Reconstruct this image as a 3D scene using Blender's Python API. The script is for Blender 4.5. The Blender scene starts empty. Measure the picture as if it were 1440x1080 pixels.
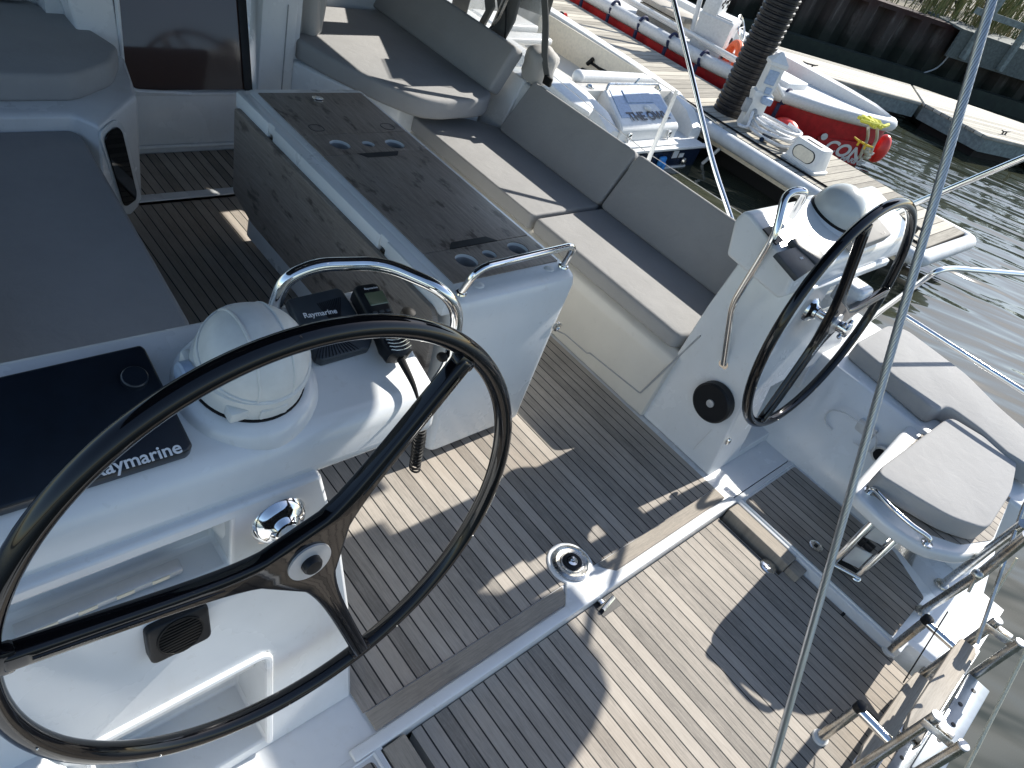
import bpy, bmesh, math, random
from mathutils import Vector, Matrix, noise
random.seed(7)
V = Vector
R = math.radians
scene = bpy.context.scene
COL = scene.collection
# ------------------------------------------------------------------ camera (x starboard, y forward, z up; sole at z=0)
CW = ((0.72975586, -0.62273619, 0.282234), (-0.25970918, -0.63433889, -0.72812452), (0.63246149, 0.45805437, -0.62464282))
CAM = V((0, 0, 2.0)); FOC = 1000.0
def ray(px, py):
    a, b = (px - 720) / FOC, (py - 540) / FOC
    return V([CW[0][k] * a + CW[1][k] * b + CW[2][k] for k in range(3)])
def at(px, py, z):
    d = ray(px, py); return CAM + d * ((z - CAM.z) / d.z)
def atx(px, py, x):
    d = ray(px, py); return CAM + d * (x / d.x)
def aty(px, py, y):
    d = ray(px, py); return CAM + d * (y / d.y)
def atp(px, py, p0, n):
    d = ray(px, py); n = V(n); return CAM + d * ((V(p0) - CAM).dot(n) / d.dot(n))
def atd(px, py, dep):
    return CAM + ray(px, py) * dep
cam = bpy.data.cameras.new('camera'); cam.sensor_width = 36; cam.lens = 36 * FOC / 1440
cam.clip_start = .05; cam.clip_end = 500
co = bpy.data.objects.new('camera', cam); COL.objects.link(co)
co.matrix_world = Matrix(((CW[0][0], -CW[1][0], -CW[2][0], 0), (CW[0][1], -CW[1][1], -CW[2][1], 0), (CW[0][2], -CW[1][2], -CW[2][2], 2.0), (0, 0, 0, 1)))
scene.camera = co

# ------------------------------------------------------------------ mesh builder
def frame(o, x, y):
    x = V(x).normalized(); y = V(y); y = (y - x * y.dot(x)).normalized(); z = x.cross(y)
    return Matrix(((x.x, y.x, z.x, o[0]), (x.y, y.y, z.y, o[1]), (x.z, y.z, z.z, o[2]), (0, 0, 0, 1)))
def rounded(pts, rad, n=6, closed=False):
    pts = [V(p) for p in pts]; out = []; N = len(pts)
    for i, p in enumerate(pts):
        if not closed and i in (0, N - 1): out.append(p); continue
        a, b = pts[i - 1] - p, pts[(i + 1) % N] - p
        r = rad[i] if isinstance(rad, (list, tuple)) else rad
        if r <= 0: out.append(p); continue
        t = min(r, a.length * .48, b.length * .48)
        A, Bq = p + a.normalized() * t, p + b.normalized() * t
        for k in range(n + 1):
            u = k / n; out.append(A * (1 - u) ** 2 + p * 2 * u * (1 - u) + Bq * u * u)
    return out
def spline(pts, n=8):
    pts = [V(p) for p in pts]; q = [pts[0] * 2 - pts[1]] + pts + [pts[-1] * 2 - pts[-2]]; out = []
    for i in range(1, len(q) - 2):
        for k in range(n):
            t = k / n; a, b, c, d = q[i - 1:i + 3]
            out.append(.5 * (2 * b + (c - a) * t + (2 * a - 5 * b + 4 * c - d) * t * t + (3 * b - a - 3 * c + d) * t ** 3))
    return out + [pts[-1]]
class B:
    def __init__(s): s.v = []; s.f = []
    def add(s, vs, fs):
        k = len(s.v); s.v += [tuple(v) for v in vs]; s.f += [tuple(i + k for i in f) for f in fs]; return s
    def bm(s, bm):
        bm.verts.ensure_lookup_table(); bm.verts.index_update()
        s.add([v.co.copy() for v in bm.verts], [[v.index for v in f.verts] for f in bm.faces]); bm.free(); return s
    def poly(s, pts): return s.add(pts, [range(len(pts))])
    def prism(s, pts, vec, bev=0, seg=3, which='all'):
        """closed outline pts (3D, planar) swept by vec; bevelled"""
        bm = bmesh.new(); vec = V(vec); pts = [V(p) for p in pts]
        n = sum((pts[i - 1].cross(pts[i]) for i in range(len(pts))), V((0, 0, 0)))
        if n.dot(vec) > 0: pts = pts[::-1]
        a = [bm.verts.new(p) for p in pts]; b = [bm.verts.new(p + vec) for p in pts]; N = len(pts)
        top = bm.faces.new(a); bot = bm.faces.new(b[::-1])
        for i in range(N): bm.faces.new((a[i], b[i], b[(i + 1) % N], a[(i + 1) % N]))
        bmesh.ops.recalc_face_normals(bm, faces=bm.faces)
        if bev:
            ed = [e for e in bm.edges] if which == 'all' else [e for e in bm.edges if (top in e.link_faces or bot in e.link_faces)] if which == 'rims' else [e for e in bm.edges if bot in e.link_faces]
            if which == 'all' and N > 8: ed = [e for e in ed if (top in e.link_faces or bot in e.link_faces) or e.calc_face_angle(0) > .5]
            bmesh.ops.bevel(bm, geom=ed, offset=bev, segments=seg, profile=.5, affect='EDGES', clamp_overlap=True)
        return s.bm(bm)
    def box(s, c, d, bev=0, seg=2, M=None):
        x, y, z = d[0] / 2, d[1] / 2, d[2] / 2; c = V(c)
        pts = [V((-x, -y, -z)), V((x, -y, -z)), V((x, y, -z)), V((-x, y, -z))]
        if M is None: return s.prism([p + c for p in pts], (0, 0, d[2]), bev, seg)
        m3 = M.to_3x3()
        return s.prism([M @ (p + c) for p in pts], m3 @ V((0, 0, d[2])), bev, seg)
    def bx(s, x0, x1, y0, y1, z0, z1, bev=0, seg=2):
        return s.box(((x0 + x1) / 2, (y0 + y1) / 2, (z0 + z1) / 2), (x1 - x0, y1 - y0, z1 - z0), bev, seg)
    def tube(s, pts, r, seg=12, closed=False, caps=True):
        pts = [V(p) for p in pts]
        q = [pts[0]]
        for p in pts[1:]:
            if (p - q[-1]).length > 1e-5: q.append(p)
        pts = q; N = len(pts); rr = r if isinstance(r, (list, tuple)) else [r] * N
        T = []
        for i in range(N):
            if closed: t = pts[(i + 1) % N] - pts[i - 1]
            else: t = pts[min(i + 1, N - 1)] - pts[max(i - 1, 0)]
            T.append(t.normalized())
        u = T[0].orthogonal().normalized(); vs = []; fs = []
        for i in range(N):
            u = (u - T[i] * u.dot(T[i])).normalized(); w = T[i].cross(u)
            for k in range(seg):
                a = 2 * math.pi * k / seg; vs.append(pts[i] + (u * math.cos(a) + w * math.sin(a)) * rr[i])
        for i in range(N if closed else N - 1):
            j = (i + 1) % N
            for k in range(seg):
                l = (k + 1) % seg; fs.append((i * seg + k, i * seg + l, j * seg + l, j * seg + k))
        if not closed and caps: fs.append(tuple(range(seg))[::-1]); fs.append(tuple(range((N - 1) * seg, N * seg)))
        return s.add(vs, fs)
    def lathe(s, prof, M, seg=32):
        vs = []; fs = []
        for r, z in prof:
            for k in range(seg):
                a = 2 * math.pi * k / seg; vs.append(M @ V((r * math.cos(a), r * math.sin(a), z)))
        for i in range(len(prof) - 1):
            for k in range(seg):
                l = (k + 1) % seg; fs.append((i * seg + k, i * seg + l, (i + 1) * seg + l, (i + 1) * seg + k))
        fs.append(tuple(range(seg))[::-1]); fs.append(tuple(range((len(prof) - 1) * seg, len(prof) * seg)))
        return s.add(vs, fs)
    def loft(s, rings, closed=True, caps=True):
        n = len(rings[0]); vs = [p for r in rings for p in r]; fs = []
        for i in range(len(rings) - 1):
            for k in range(n if closed else n - 1):
                l = (k + 1) % n; fs.append((i * n + k, i * n + l, (i + 1) * n + l, (i + 1) * n + k))
        if caps and closed: fs.append(tuple(range(n))[::-1]); fs.append(tuple(range((len(rings) - 1) * n, len(rings) * n)))
        return s.add(vs, fs)
    def ball(s, c, r, nu=20, nv=12, fn=None):
        r = V(r) if not isinstance(r, (int, float)) else V((r, r, r)); vs = []; fs = []
        for i in range(nv + 1):
            t = math.pi * i / nv
            for k in range(nu):
                a = 2 * math.pi * k / nu; d = V((math.sin(t) * math.cos(a), math.sin(t) * math.sin(a), math.cos(t)))
                f = fn(d) if fn else 1
                vs.append(V(c) + V((d.x * r.x, d.y * r.y, d.z * r.z)) * f)
        for i in range(nv):
            for k in range(nu):
                l = (k + 1) % nu; fs.append((i * nu + k, (i + 1) * nu + k, (i + 1) * nu + l, i * nu + l))
        return s.add(vs, fs)
BASE = {}
def obj(name, b, mat, parent=None, smooth=35, fix=True):
    base = V((0, 0, 0))
    if parent is not None: base = BASE.get(parent.name, base)
    me = bpy.data.meshes.new(name)
    me.from_pydata([tuple(V(v) - base) for v in b.v], [], b.f)
    if fix:
        bm = bmesh.new(); bm.from_mesh(me); bmesh.ops.remove_doubles(bm, verts=bm.verts, dist=1e-6)
        bmesh.ops.recalc_face_normals(bm, faces=bm.faces); bm.to_mesh(me); bm.free()
    for m in (mat if isinstance(mat, (list, tuple)) else [mat]): me.materials.append(m)
    if smooth:
        me.polygons.foreach_set('use_smooth', [True] * len(me.polygons))
        me.set_sharp_from_angle(angle=R(smooth))
    o = bpy.data.objects.new(name, me); COL.objects.link(o)
    if parent is not None: o.parent = parent
    BASE[o.name] = base
    return o
def tag(o, label, cat, group=None, kind=None):
    if label: o['label'] = label
    if cat: o['category'] = cat
    if group: o['group'] = group
    if kind: o['kind'] = kind
    return o
def thing(name, label, cat, loc=(0, 0, 0), group=None):
    o = bpy.data.objects.new(name, None); COL.objects.link(o); o.location = loc; o.empty_display_size = .1
    BASE[o.name] = V(loc); return tag(o, label, cat, group)
def one(name, b, mat, label, cat, group=None, kind=None, smooth=35):
    """a thing that is a single mesh, its origin at its base"""
    c = V((sum(v[0] for v in b.v) / len(b.v), sum(v[1] for v in b.v) / len(b.v), min(v[2] for v in b.v)))
    BASE['__tmp'] = c
    class P: name = '__tmp'
    me_b = B(); me_b.v = [tuple(V(v) - c) for v in b.v]; me_b.f = b.f
    o = obj(name, me_b, mat, None, smooth); o.location = c; BASE[o.name] = c
    return tag(o, label, cat, group, kind)
def text(name, s, M, size, mat, parent, ext=.0006, bold=0, shear=0, sx=1.0, align='CENTER'):
    cu = bpy.data.curves.new('t', 'FONT'); cu.body = s; cu.size = size; cu.extrude = ext; cu.align_x = align; cu.align_y = 'CENTER'
    cu.offset = bold; cu.shear = shear
    t = bpy.data.objects.new('t', cu); COL.objects.link(t); bpy.context.view_layer.update()
    me = bpy.data.meshes.new_from_object(t.evaluated_get(bpy.context.evaluated_depsgraph_get()))
    b = B(); b.add([M @ V((v.co.x * sx, v.co.y, v.co.z)) for v in me.vertices], [list(p.vertices) for p in me.polygons])
    bpy.data.objects.remove(t); bpy.data.curves.remove(cu); bpy.data.meshes.remove(me)
    return obj(name, b, mat, parent, smooth=0)
def carve(o, b):
    """cut the closed shape b out of mesh object o"""
    base = BASE[o.name]; me = bpy.data.meshes.new('cut'); me.from_pydata([tuple(V(v) - base) for v in b.v], [], b.f)
    bm = bmesh.new(); bm.from_mesh(me); bmesh.ops.remove_doubles(bm, verts=bm.verts, dist=1e-6); bmesh.ops.recalc_face_normals(bm, faces=bm.faces); bm.to_mesh(me); bm.free()
    c = bpy.data.objects.new('cut', me); COL.objects.link(c)
    c.parent = o.parent
    m = o.modifiers.new('b', 'BOOLEAN'); m.operation = 'DIFFERENCE'; m.object = c; m.solver = 'EXACT'
    bpy.context.view_layer.update()
    nm = bpy.data.meshes.new_from_object(o.evaluated_get(bpy.context.evaluated_depsgraph_get()))
    o.modifiers.clear(); old = o.data; o.data = nm; nm.name = old.name; bpy.data.objects.remove(c)
    nm.polygons.foreach_set('use_smooth', [True] * len(nm.polygons)); nm.set_sharp_from_angle(angle=R(35))
def bevel(o, w, seg=3, ang=32):
    m = o.modifiers.new('bevel', 'BEVEL'); m.width = w; m.segments = seg; m.limit_method = 'ANGLE'; m.angle_limit = R(ang); m.harden_normals = False
    for p in o.data.polygons: p.use_smooth = True
    return o
def copy_tree(o, parent=None):
    c = o.copy(); COL.objects.link(c); c.parent = parent; BASE[c.name] = BASE.get(o.name)
    for ch in list(o.children): copy_tree(ch, c)
    return c
# ------------------------------------------------------------------ materials
def mat(name, col=(.5, .5, .5), rough=.5, metal=0, spec=.5, **kw):
    m = bpy.data.materials.new(name); m.use_nodes = True; nt = m.node_tree; p = nt.nodes['Principled BSDF']
    p.inputs['Base Color'].default_value = (*col, 1); p.inputs['Roughness'].default_value = rough; p.inputs['Metallic'].default_value = metal
    p.inputs['Specular IOR Level'].default_value = spec
    for k, v in kw.items(): p.inputs[k.replace('_', ' ')].default_value = v
    return m
class N:
    def __init__(s, m): s.t = m.node_tree; s.p = s.t.nodes['Principled BSDF']
    def n(s, typ, **kw):
        x = s.t.nodes.new(typ)
        for k, v in kw.items(): setattr(x, k, v)
        return x
    def l(s, a, b): s.t.links.new(a, b)
    def val(s, x, inp):
        if isinstance(x, (int, float)): inp.default_value = x
        elif isinstance(x, tuple): inp.default_value = x
        else: s.l(x, inp)
    def math(s, op, a, b=0.0, c=0.0):
        x = s.n('ShaderNodeMath', operation=op); s.val(a, x.inputs[0]); s.val(b, x.inputs[1]); s.val(c, x.inputs[2]); return x.outputs[0]
    def pos(s): return s.n('ShaderNodeNewGeometry').outputs['Position']
    def xyz(s, v): x = s.n('ShaderNodeSeparateXYZ'); s.l(v, x.inputs[0]); return x.outputs
    def vec(s, a, b, c):
        x = s.n('ShaderNodeCombineXYZ'); s.val(a, x.inputs[0]); s.val(b, x.inputs[1]); s.val(c, x.inputs[2]); return x.outputs[0]
    def mapv(s, v, sc):
        x = s.n('ShaderNodeVectorMath', operation='MULTIPLY'); s.l(v, x.inputs[0]); x.inputs[1].default_value = sc; return x.outputs[0]
    def noise(s, v, scale=5, det=4, rough=.55, dist=0):
        x = s.n('ShaderNodeTexNoise'); s.l(v, x.inputs['Vector']); x.inputs['Scale'].default_value = scale; x.inputs['Detail'].default_value = det
        x.inputs['Roughness'].default_value = rough; x.inputs['Distortion'].default_value = dist; return x.outputs['Fac']
    def ramp(s, f, stops):
        x = s.n('ShaderNodeValToRGB'); e = x.color_ramp.elements
        while len(e) < len(stops): e.new(.5)
        for q, (po, c) in zip(e, stops): q.position = po; q.color = (*c, 1) if len(c) == 3 else c
        s.l(f, x.inputs[0]); return x.outputs[0]
    def mix(s, f, a, b, typ='MIX'):
        x = s.n('ShaderNodeMix', data_type='RGBA', blend_type=typ); s.val(f, x.inputs[0])
        for q, i in ((a, 6), (b, 7)):
            if isinstance(q, tuple): x.inputs[i].default_value = (*q, 1)
            else: s.l(q, x.inputs[i])
        return x.outputs[2]
    def bump(s, h, st=.3, dist=.01):
        x = s.n('ShaderNodeBump'); x.inputs['Strength'].default_value = st; x.inputs['Distance'].default_value = dist; s.l(h, x.inputs['Height'])
        s.l(x.outputs[0], s.p.inputs['Normal']); return x
    def col(s, c): s.l(c, s.p.inputs['Base Color'])
    def rgh(s, c): s.l(c, s.p.inputs['Roughness'])
def gel(name, c=(.65, .668, .675), rough=.22):
    m = mat(name, c, rough); n = N(m); P = n.pos()
    d = n.noise(P, 2.2, 5, .6); d2 = n.noise(P, 38, 3, .6)
    f = n.math('MULTIPLY', n.math('GREATER_THAN', d2, .66), .10)
    cc = n.ramp(d, [(.3, tuple(x * .9 for x in c)), (.55, c), (.8, tuple(min(.85, x * 1.05) for x in c))])
    st = n.noise(n.mapv(P, (9, 9, 2.2)), 1, 5, .7); stm = n.ramp(st, [(.58, (0, 0, 0)), (.78, (.16, .16, .16))])
    cc = n.mix(stm, cc, (.42, .38, .30))
    n.col(n.mix(f, cc, (.35, .33, .28))); n.rgh(n.math('ADD', n.math('MULTIPLY', d, .2), rough - .06))
    n.bump(n.noise(P, 7, 2), .04, .02)
    m.node_tree.nodes['Principled BSDF'].inputs['Coat Weight'].default_value = .25; m.node_tree.nodes['Principled BSDF'].inputs['Coat Roughness'].default_value = .12
    return m
M_gel = gel('white_gelcoat')
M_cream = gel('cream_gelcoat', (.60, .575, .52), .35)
M_tablewhite = gel('table_gelcoat', (.66, .69, .70), .25)
PITCH = .0468
def teak(name, along='Y', off=0.0, seams=True, light=(.335, .302, .262), dark=(.19, .174, .153), wear=.5):
    m = mat(name, light, .75, spec=.25); n = N(m); P = n.pos(); x, y, z = n.xyz(P)
    if along == 'X': x, y = y, x
    u = n.math('DIVIDE', n.math('ADD', x, off), PITCH); idx = n.math('FLOOR', u); fr = n.math('FRACT', u)
    wn = n.n('ShaderNodeTexWhiteNoise', noise_dimensions='1D'); n.l(idx, wn.inputs['W'])
    per = wn.outputs['Value'] if seams else n.noise(P, 1.5, 1)
    g = n.noise(n.vec(n.math('ADD', n.math('MULTIPLY', x, 190), n.math('MULTIPLY', idx, 13.7)), n.math('MULTIPLY', y, 9), 0.0), 1, 6, .7, .4)
    g2 = n.noise(n.vec(n.math('MULTIPLY', x, 620), n.math('MULTIPLY', y, 34), 0.0), 1, 3, .6)
    bl = n.noise(P, 4.5, 5, .65)
    t = n.math('ADD', n.math('MULTIPLY', g, .62), n.math('ADD', n.math('MULTIPLY', per, .34), n.math('ADD', n.math('MULTIPLY', bl, .36), n.math('MULTIPLY', g2, .34))))
    c = n.ramp(n.math('MULTIPLY', t, .66), [(.25, tuple(q * .55 for q in dark)), (.42, dark), (.60, light), (.8, tuple(min(.62, q * 1.35) for q in light))])
    spk = n.noise(P, 150, 2, .6); c = n.mix(n.ramp(spk, [(.6, (0, 0, 0)), (.75, (.35, .35, .35))]), c, (.36, .335, .30))
    warm = n.noise(P, 1.3, 2); c = n.mix(n.ramp(warm, [(.5, (0, 0, 0)), (.7, (.22, .22, .22))]), c, (.33, .25, .17))
    h = n.math('ADD', n.math('MULTIPLY', g, .5), n.math('MULTIPLY', g2, .5))
    if seams:
        e = n.math('ABSOLUTE', n.math('SUBTRACT', fr, .5)); sm = n.math('GREATER_THAN', e, .447)
        c = n.mix(sm, c, (.022, .022, .022)); h = n.math('SUBTRACT', h, n.math('MULTIPLY', sm, .8))
    n.col(c); n.bump(h, .35, .0025)
    return m
M_teak = teak('weathered_teak_planking', 'Y', off=-.7)
M_teakx = teak('weathered_teak_margin', 'X', seams=False, light=(.31, .275, .228), dark=(.18, .163, .14))
M_teaky = teak('weathered_teak_board', 'Y', seams=False, light=(.31, .275, .228), dark=(.18, .163, .14))
M_tread = teak('bleached_teak_tread', 'X', seams=False, light=(.36, .335, .295), dark=(.22, .20, .175))
def tablewood(name, vert=False):
    m = mat(name, (.12, .095, .075), .45, spec=.35); n = N(m); P = n.pos(); x, y, z = n.xyz(P)
    s = z if vert else x
    g = n.noise(n.vec(n.math('MULTIPLY', s, 120), n.math('MULTIPLY', y, 7), n.math('MULTIPLY', x, 3)), 1, 6, .7, .5)
    g2 = n.noise(n.vec(n.math('MULTIPLY', s, 700), n.math('MULTIPLY', y, 60), 0.0), 1, 2, .6)
    c = n.ramp(n.math('ADD', n.math('MULTIPLY', g, .7), n.math('MULTIPLY', g2, .3)), [(.3, (.115, .095, .077)), (.5, (.215, .182, .152)), (.72, (.34, .298, .255))])
    bl = n.noise(n.vec(n.math('MULTIPLY', s, 17), n.math('MULTIPLY', y, 7), 0.0), 1, 4, .6)
    c = n.mix(n.ramp(bl, [(.57, (0, 0, 0)), (.66, (.85, .85, .85))]), c, (.05, .037, .03))
    b2 = n.noise(P, 3, 3); c = n.mix(n.ramp(b2, [(.52, (0, 0, 0)), (.72, (.4, .4, .4))]), c, (.22, .20, .18))
    n.col(c); n.rgh(n.math('ADD', n.math('MULTIPLY', g2, .3), .3)); n.bump(g, .15, .002)
    return m
M_wood = tablewood('dark_table_wood'); M_woodv = tablewood('dark_leaf_wood', True)
def fabric(name, c, sc=900):
    m = mat(name, c, .9, spec=.05); n = N(m); P = n.pos(); a = n.noise(P, sc, 2, .6); b = n.noise(P, 5, 4, .6); w = n.noise(P, 16, 3, .5, .6)
    f = n.math('ADD', n.math('MULTIPLY', a, .5), n.math('MULTIPLY', b, .5))
    n.col(n.ramp(f, [(.3, tuple(q * .90 for q in c)), (.5, c), (.7, tuple(q * 1.09 for q in c))]))
    bp = n.bump(n.math('ADD', n.math('MULTIPLY', a, .06), n.math('MULTIPLY', w, .8)), .28, .012)
    return m
M_fab = fabric('grey_cushion_fabric', (.318, .316, .312))
M_fabdark = fabric('dark_cushion_side', (.12, .12, .125))
M_canvas = fabric('grey_canvas', (.13, .13, .125)); M_shadecloth = fabric('navy_canvas', (.03, .035, .05)); M_cover = fabric('grey_cover_canvas', (.36, .35, .33))
M_chrome = mat('polished_stainless', (.78, .78, .77), .09, 1); n = N(M_chrome); n.rgh(n.math('ADD', n.math('MULTIPLY', n.noise(n.pos(), 30, 3), .12), .03))
M_steel = mat('dull_stainless', (.55, .55, .53), .28, 1); n = N(M_steel); n.rgh(n.math('ADD', n.math('MULTIPLY', n.noise(n.pos(), 60, 4), .3), .12)); n.col(n.ramp(n.noise(n.pos(), 25, 4), [(.4, (.62, .62, .6)), (.75, (.42, .38, .32))]))
M_wire = mat('galvanised_wire', (.40, .40, .40), .30, 1)
M_carbon = mat('black_gloss_carbon', (.004, .004, .005), .12, 0, .4)
n = N(M_carbon); n.rgh(n.math('ADD', n.math('MULTIPLY', n.noise(n.pos(), 45, 3), .05), .035))
def plain(name, c, rough=.5, var=.15, sc=30, spec=.5, metal=0, bump=.05):
    m = mat(name, c, rough, metal, spec); n = N(m); f = n.noise(n.pos(), sc, 4, .6)
    n.col(n.ramp(f, [(.3, tuple(q * (1 - var) for q in c)), (.7, tuple(min(.9, q * (1 + var)) for q in c))]))
    if bump: n.bump(f, bump, .004)
    return m
M_black = plain('black_plastic', (.010, .011, .013), .42, spec=.25)
M_navycover = plain('dark_navy_cover', (.006, .010, .017), .38, .2)
M_slate = plain('slate_plastic', (.03, .038, .046), .5)
M_compass = plain('white_plastic', (.62, .63, .61), .45, .06)
M_dome = mat('smoked_dome', (.46, .49, .49), .25, 0, .5); n = N(M_dome); n.bump(n.noise(n.pos(), 18, 3), .05, .003)
M_white = plain('white_paint', (.64, .64, .62), .4, .06)
M_lettering = mat('white_lettering', (.75, .76, .77), .5)
M_letblack = mat('dark_lettering', (.03, .03, .035), .5)
M_screen = mat('lcd_screen', (.10, .12, .075), .15)
M_rubber = plain('black_rubber', (.009, .009, .009), .6, spec=.2)
M_silver = plain('satin_silver', (.48, .49, .50), .35, .05, metal=.4)
M_galv = plain('blue_grey_plate', (.24, .27, .30), .35, .12, 20, metal=.5)
M_red = plain('red_paint', (.36, .012, .016), .4, .25, 12)
M_redfender = plain('red_vinyl', (.65, .035, .025), .35, .12)
M_orange = plain('orange_ring', (.75, .12, .03), .5)
M_navy = plain('navy_fabric', (.02, .025, .07), .8)
M_navyhull = plain('navy_hull', (.012, .02, .042), .2)
M_blue = plain('bright_blue', (.02, .20, .55), .45)
M_bluegrey = plain('blue_grey_and_shade', (.30, .38, .50), .5)
M_grey = plain('grey_paint', (.30, .31, .32), .5)
M_lightgrey = plain('light_grey_paint', (.55, .56, .56), .5, .1)
M_beige = plain('beige_panel', (.70, .63, .50), .5, .1)
M_yellow = plain('yellow_rope', (.62, .60, .08), .8, .2, 200); M_yelcap = plain('yellow_cap', (.65, .45, .03), .5)
M_rope = plain('cream_rope', (.56, .52, .40), .9, .25, 260)
M_hose = plain('white_hose', (.62, .63, .64), .5)
M_pilecap = plain('black_pile', (.009, .009, .011), .42, .4, 20, spec=.3)
M_glass = mat('brown_acrylic', (.055, .032, .028), .05, 0, .6); n = N(M_glass); n.rgh(n.math('ADD', n.math('MULTIPLY', n.noise(n.pos(), 9, 3), .1), .02))
M_window = mat('black_window', (.003, .004, .005), .06, 0, .5)
M_vinyl = mat('clear_vinyl', (.8, .82, .82), .12, 0, .5, Transmission_Weight=0); M_vinyl.node_tree.nodes['Principled BSDF'].inputs['Alpha'].default_value = .28
n = N(M_vinyl); n.bump(n.noise(n.mapv(n.pos(), (10, 10, 3)), 1, 3, .6, 1.2), .8, .05)
def dockwood(name, ang=0, pitch=.14, c1=(.44, .41, .345), c2=(.28, .26, .22)):
    m = mat(name, c1, .85, spec=.15); n = N(m); P = n.pos(); x, y, z = n.xyz(P)
    ca, sa = math.cos(ang), math.sin(ang)
    u = n.math('DIVIDE', n.math('ADD', n.math('MULTIPLY', x, ca), n.math('MULTIPLY', y, sa)), pitch)
    w = n.math('SUBTRACT', n.math('MULTIPLY', y, ca), n.math('MULTIPLY', x, sa))
    idx = n.math('FLOOR', u); fr = n.math('FRACT', u)
    wn = n.n('ShaderNodeTexWhiteNoise', noise_dimensions='1D'); n.l(idx, wn.inputs['W'])
    g = n.noise(n.vec(n.math('MULTIPLY', u, 9), n.math('MULTIPLY', w, 2.5), idx), 1, 5, .7, .3)
    t = n.math('ADD', n.math('MULTIPLY', g, .7), n.math('MULTIPLY', wn.outputs['Value'], .35))
    c = n.ramp(t, [(.25, tuple(q * .6 for q in c2)), (.42, c2), (.62, c1), (.85, tuple(min(.7, q * 1.15) for q in c1))])
    sm = n.math('GREATER_THAN', n.math('ABSOLUTE', n.math('SUBTRACT', fr, .5)), .46)
    n.col(n.mix(sm, c, (.05, .045, .04))); n.bump(n.math('SUBTRACT', g, sm), .3, .01)
    return m
M_dock = dockwood('bleached_dock_planks', R(90), .135)
M_dockside = plain('weathered_dock_timber', (.17, .20, .195), .85, .3, 14, .2)
M_darktimber = plain('wet_timber', (.03, .03, .028), .6, .4, 5)
M_dockfoam = plain('grey_fender_strip', (.50, .52, .53), .6, .15, 4)
# water
M_water = mat('harbour_water', (.030, .034, .024), .05, 0, .55); n = N(M_water); P = n.pos()
x, y, z = n.xyz(P)
u = n.math('SUBTRACT', n.math('MULTIPLY', x, .5), n.math('MULTIPLY', y, .866)); v = n.math('ADD', n.math('MULTIPLY', x, .866), n.math('MULTIPLY', y, .5))
a = n.noise(n.vec(n.math('MULTIPLY', u, .9), n.math('MULTIPLY', v, 3.6), 0.0), 1, 1.5, .45, .25); b2 = n.noise(n.vec(n.math('MULTIPLY', u, .35), n.math('MULTIPLY', v, 1.1), 3.0), 1, 1, .5, .2)
n.bump(n.math('ADD', n.math('MULTIPLY', a, .55), n.math('MULTIPLY', b2, 1.1)), .42, .16)
n.col(n.ramp(n.noise(P, .5, 3), [(.3, (.020, .025, .017)), (.7, (.042, .046, .030))]))
# ================================================================== own yacht
CX = 1.6                                        # centreline
yacht = thing('sailing_yacht', 'white sailing yacht with a teak soled open cockpit, carrying the two black steering wheels', 'sailing yacht', (CX, 1.5, -.85))
# --- sole (teak sheet over a moulded white pan)
pan = B(); pan.bx(.60, 3.1, .5, 3.9, -.12, -.004); pan.bx(-.55, .70, .47, .80, -.14, -.003)
obj('cockpit_pan', pan, M_gel, yacht)
t = B(); t.prism([(.705, .578, 0), (2.465, .578, 0), (2.465, 3.2, 0), (.705, 3.2, 0)][::-1], (0, 0, -.003))
obj('teak_sole', t, M_teak, yacht, 0)
t = B(); t.bx(.95, 2.3, 3.262, 3.65, .012, .018); obj('companionway_teak', t, M_teak, yacht, 0)
w = B(); w.bx(.90, 2.4, 3.2, 3.262, -.02, .020, .006); w.bx(.9, 2.4, 3.2, 3.66, -.02, .014); obj('companionway_step', w, M_gel, yacht)
# margin boards along the step and their caulking
mb = B()
mb.prism([(.708, .517, .001), (1.475, .517, .001), (1.50, .574, .001), (.708, .574, .001)], (0, 0, .003), .001, 1)
mb.prism([(1.715, .517, .001), (2.462, .517, .001), (2.462, .574, .001), (1.690, .574, .001)], (0, 0, .003), .001, 1)
obj('teak_margin', mb, M_teakx, yacht, 0)
# step nose in white, swelling round the deck fitting in the middle
nose = B()
arc = [(1.594 + .088 * math.cos(R(a)), .628 + .088 * math.sin(R(a)), 0) for a in range(-35, 216, 10)]
nose.prism([(.62, .476, 0), (2.50, .476, 0), (2.50, .513, 0), (1.735, .513, 0)] + arc + [(1.455, .513, 0), (.62, .513, 0)], (0, 0, -.07), .006, 3)
for v in range(len(nose.v)): nose.v[v] = (nose.v[v][0], nose.v[v][1], nose.v[v][2] + .007)
obj('step_nose', nose, M_gel, yacht)
df = frame((1.594, .625, .007), (1, 0, 0), (0, 1, 0))
fit = B(); fit.lathe([(.074, 0), (.074, .006), (.062, .011), (.058, .007), (.045, .006), (.043, .010), (.036, .010)], df, 40)
p = obj('deck_fitting', fit, M_steel, yacht)
k = B(); k.lathe([(.036, .002), (.036, .014), (.022, .016), (.020, .010)], df, 32); obj('fitting_seal', k, M_black, p)
k = B(); k.lathe([(.019, .006), (.019, .017), (.008, .018), (.007, .012)], df, 24); obj('fitting_plug', k, M_chrome, p)
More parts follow.
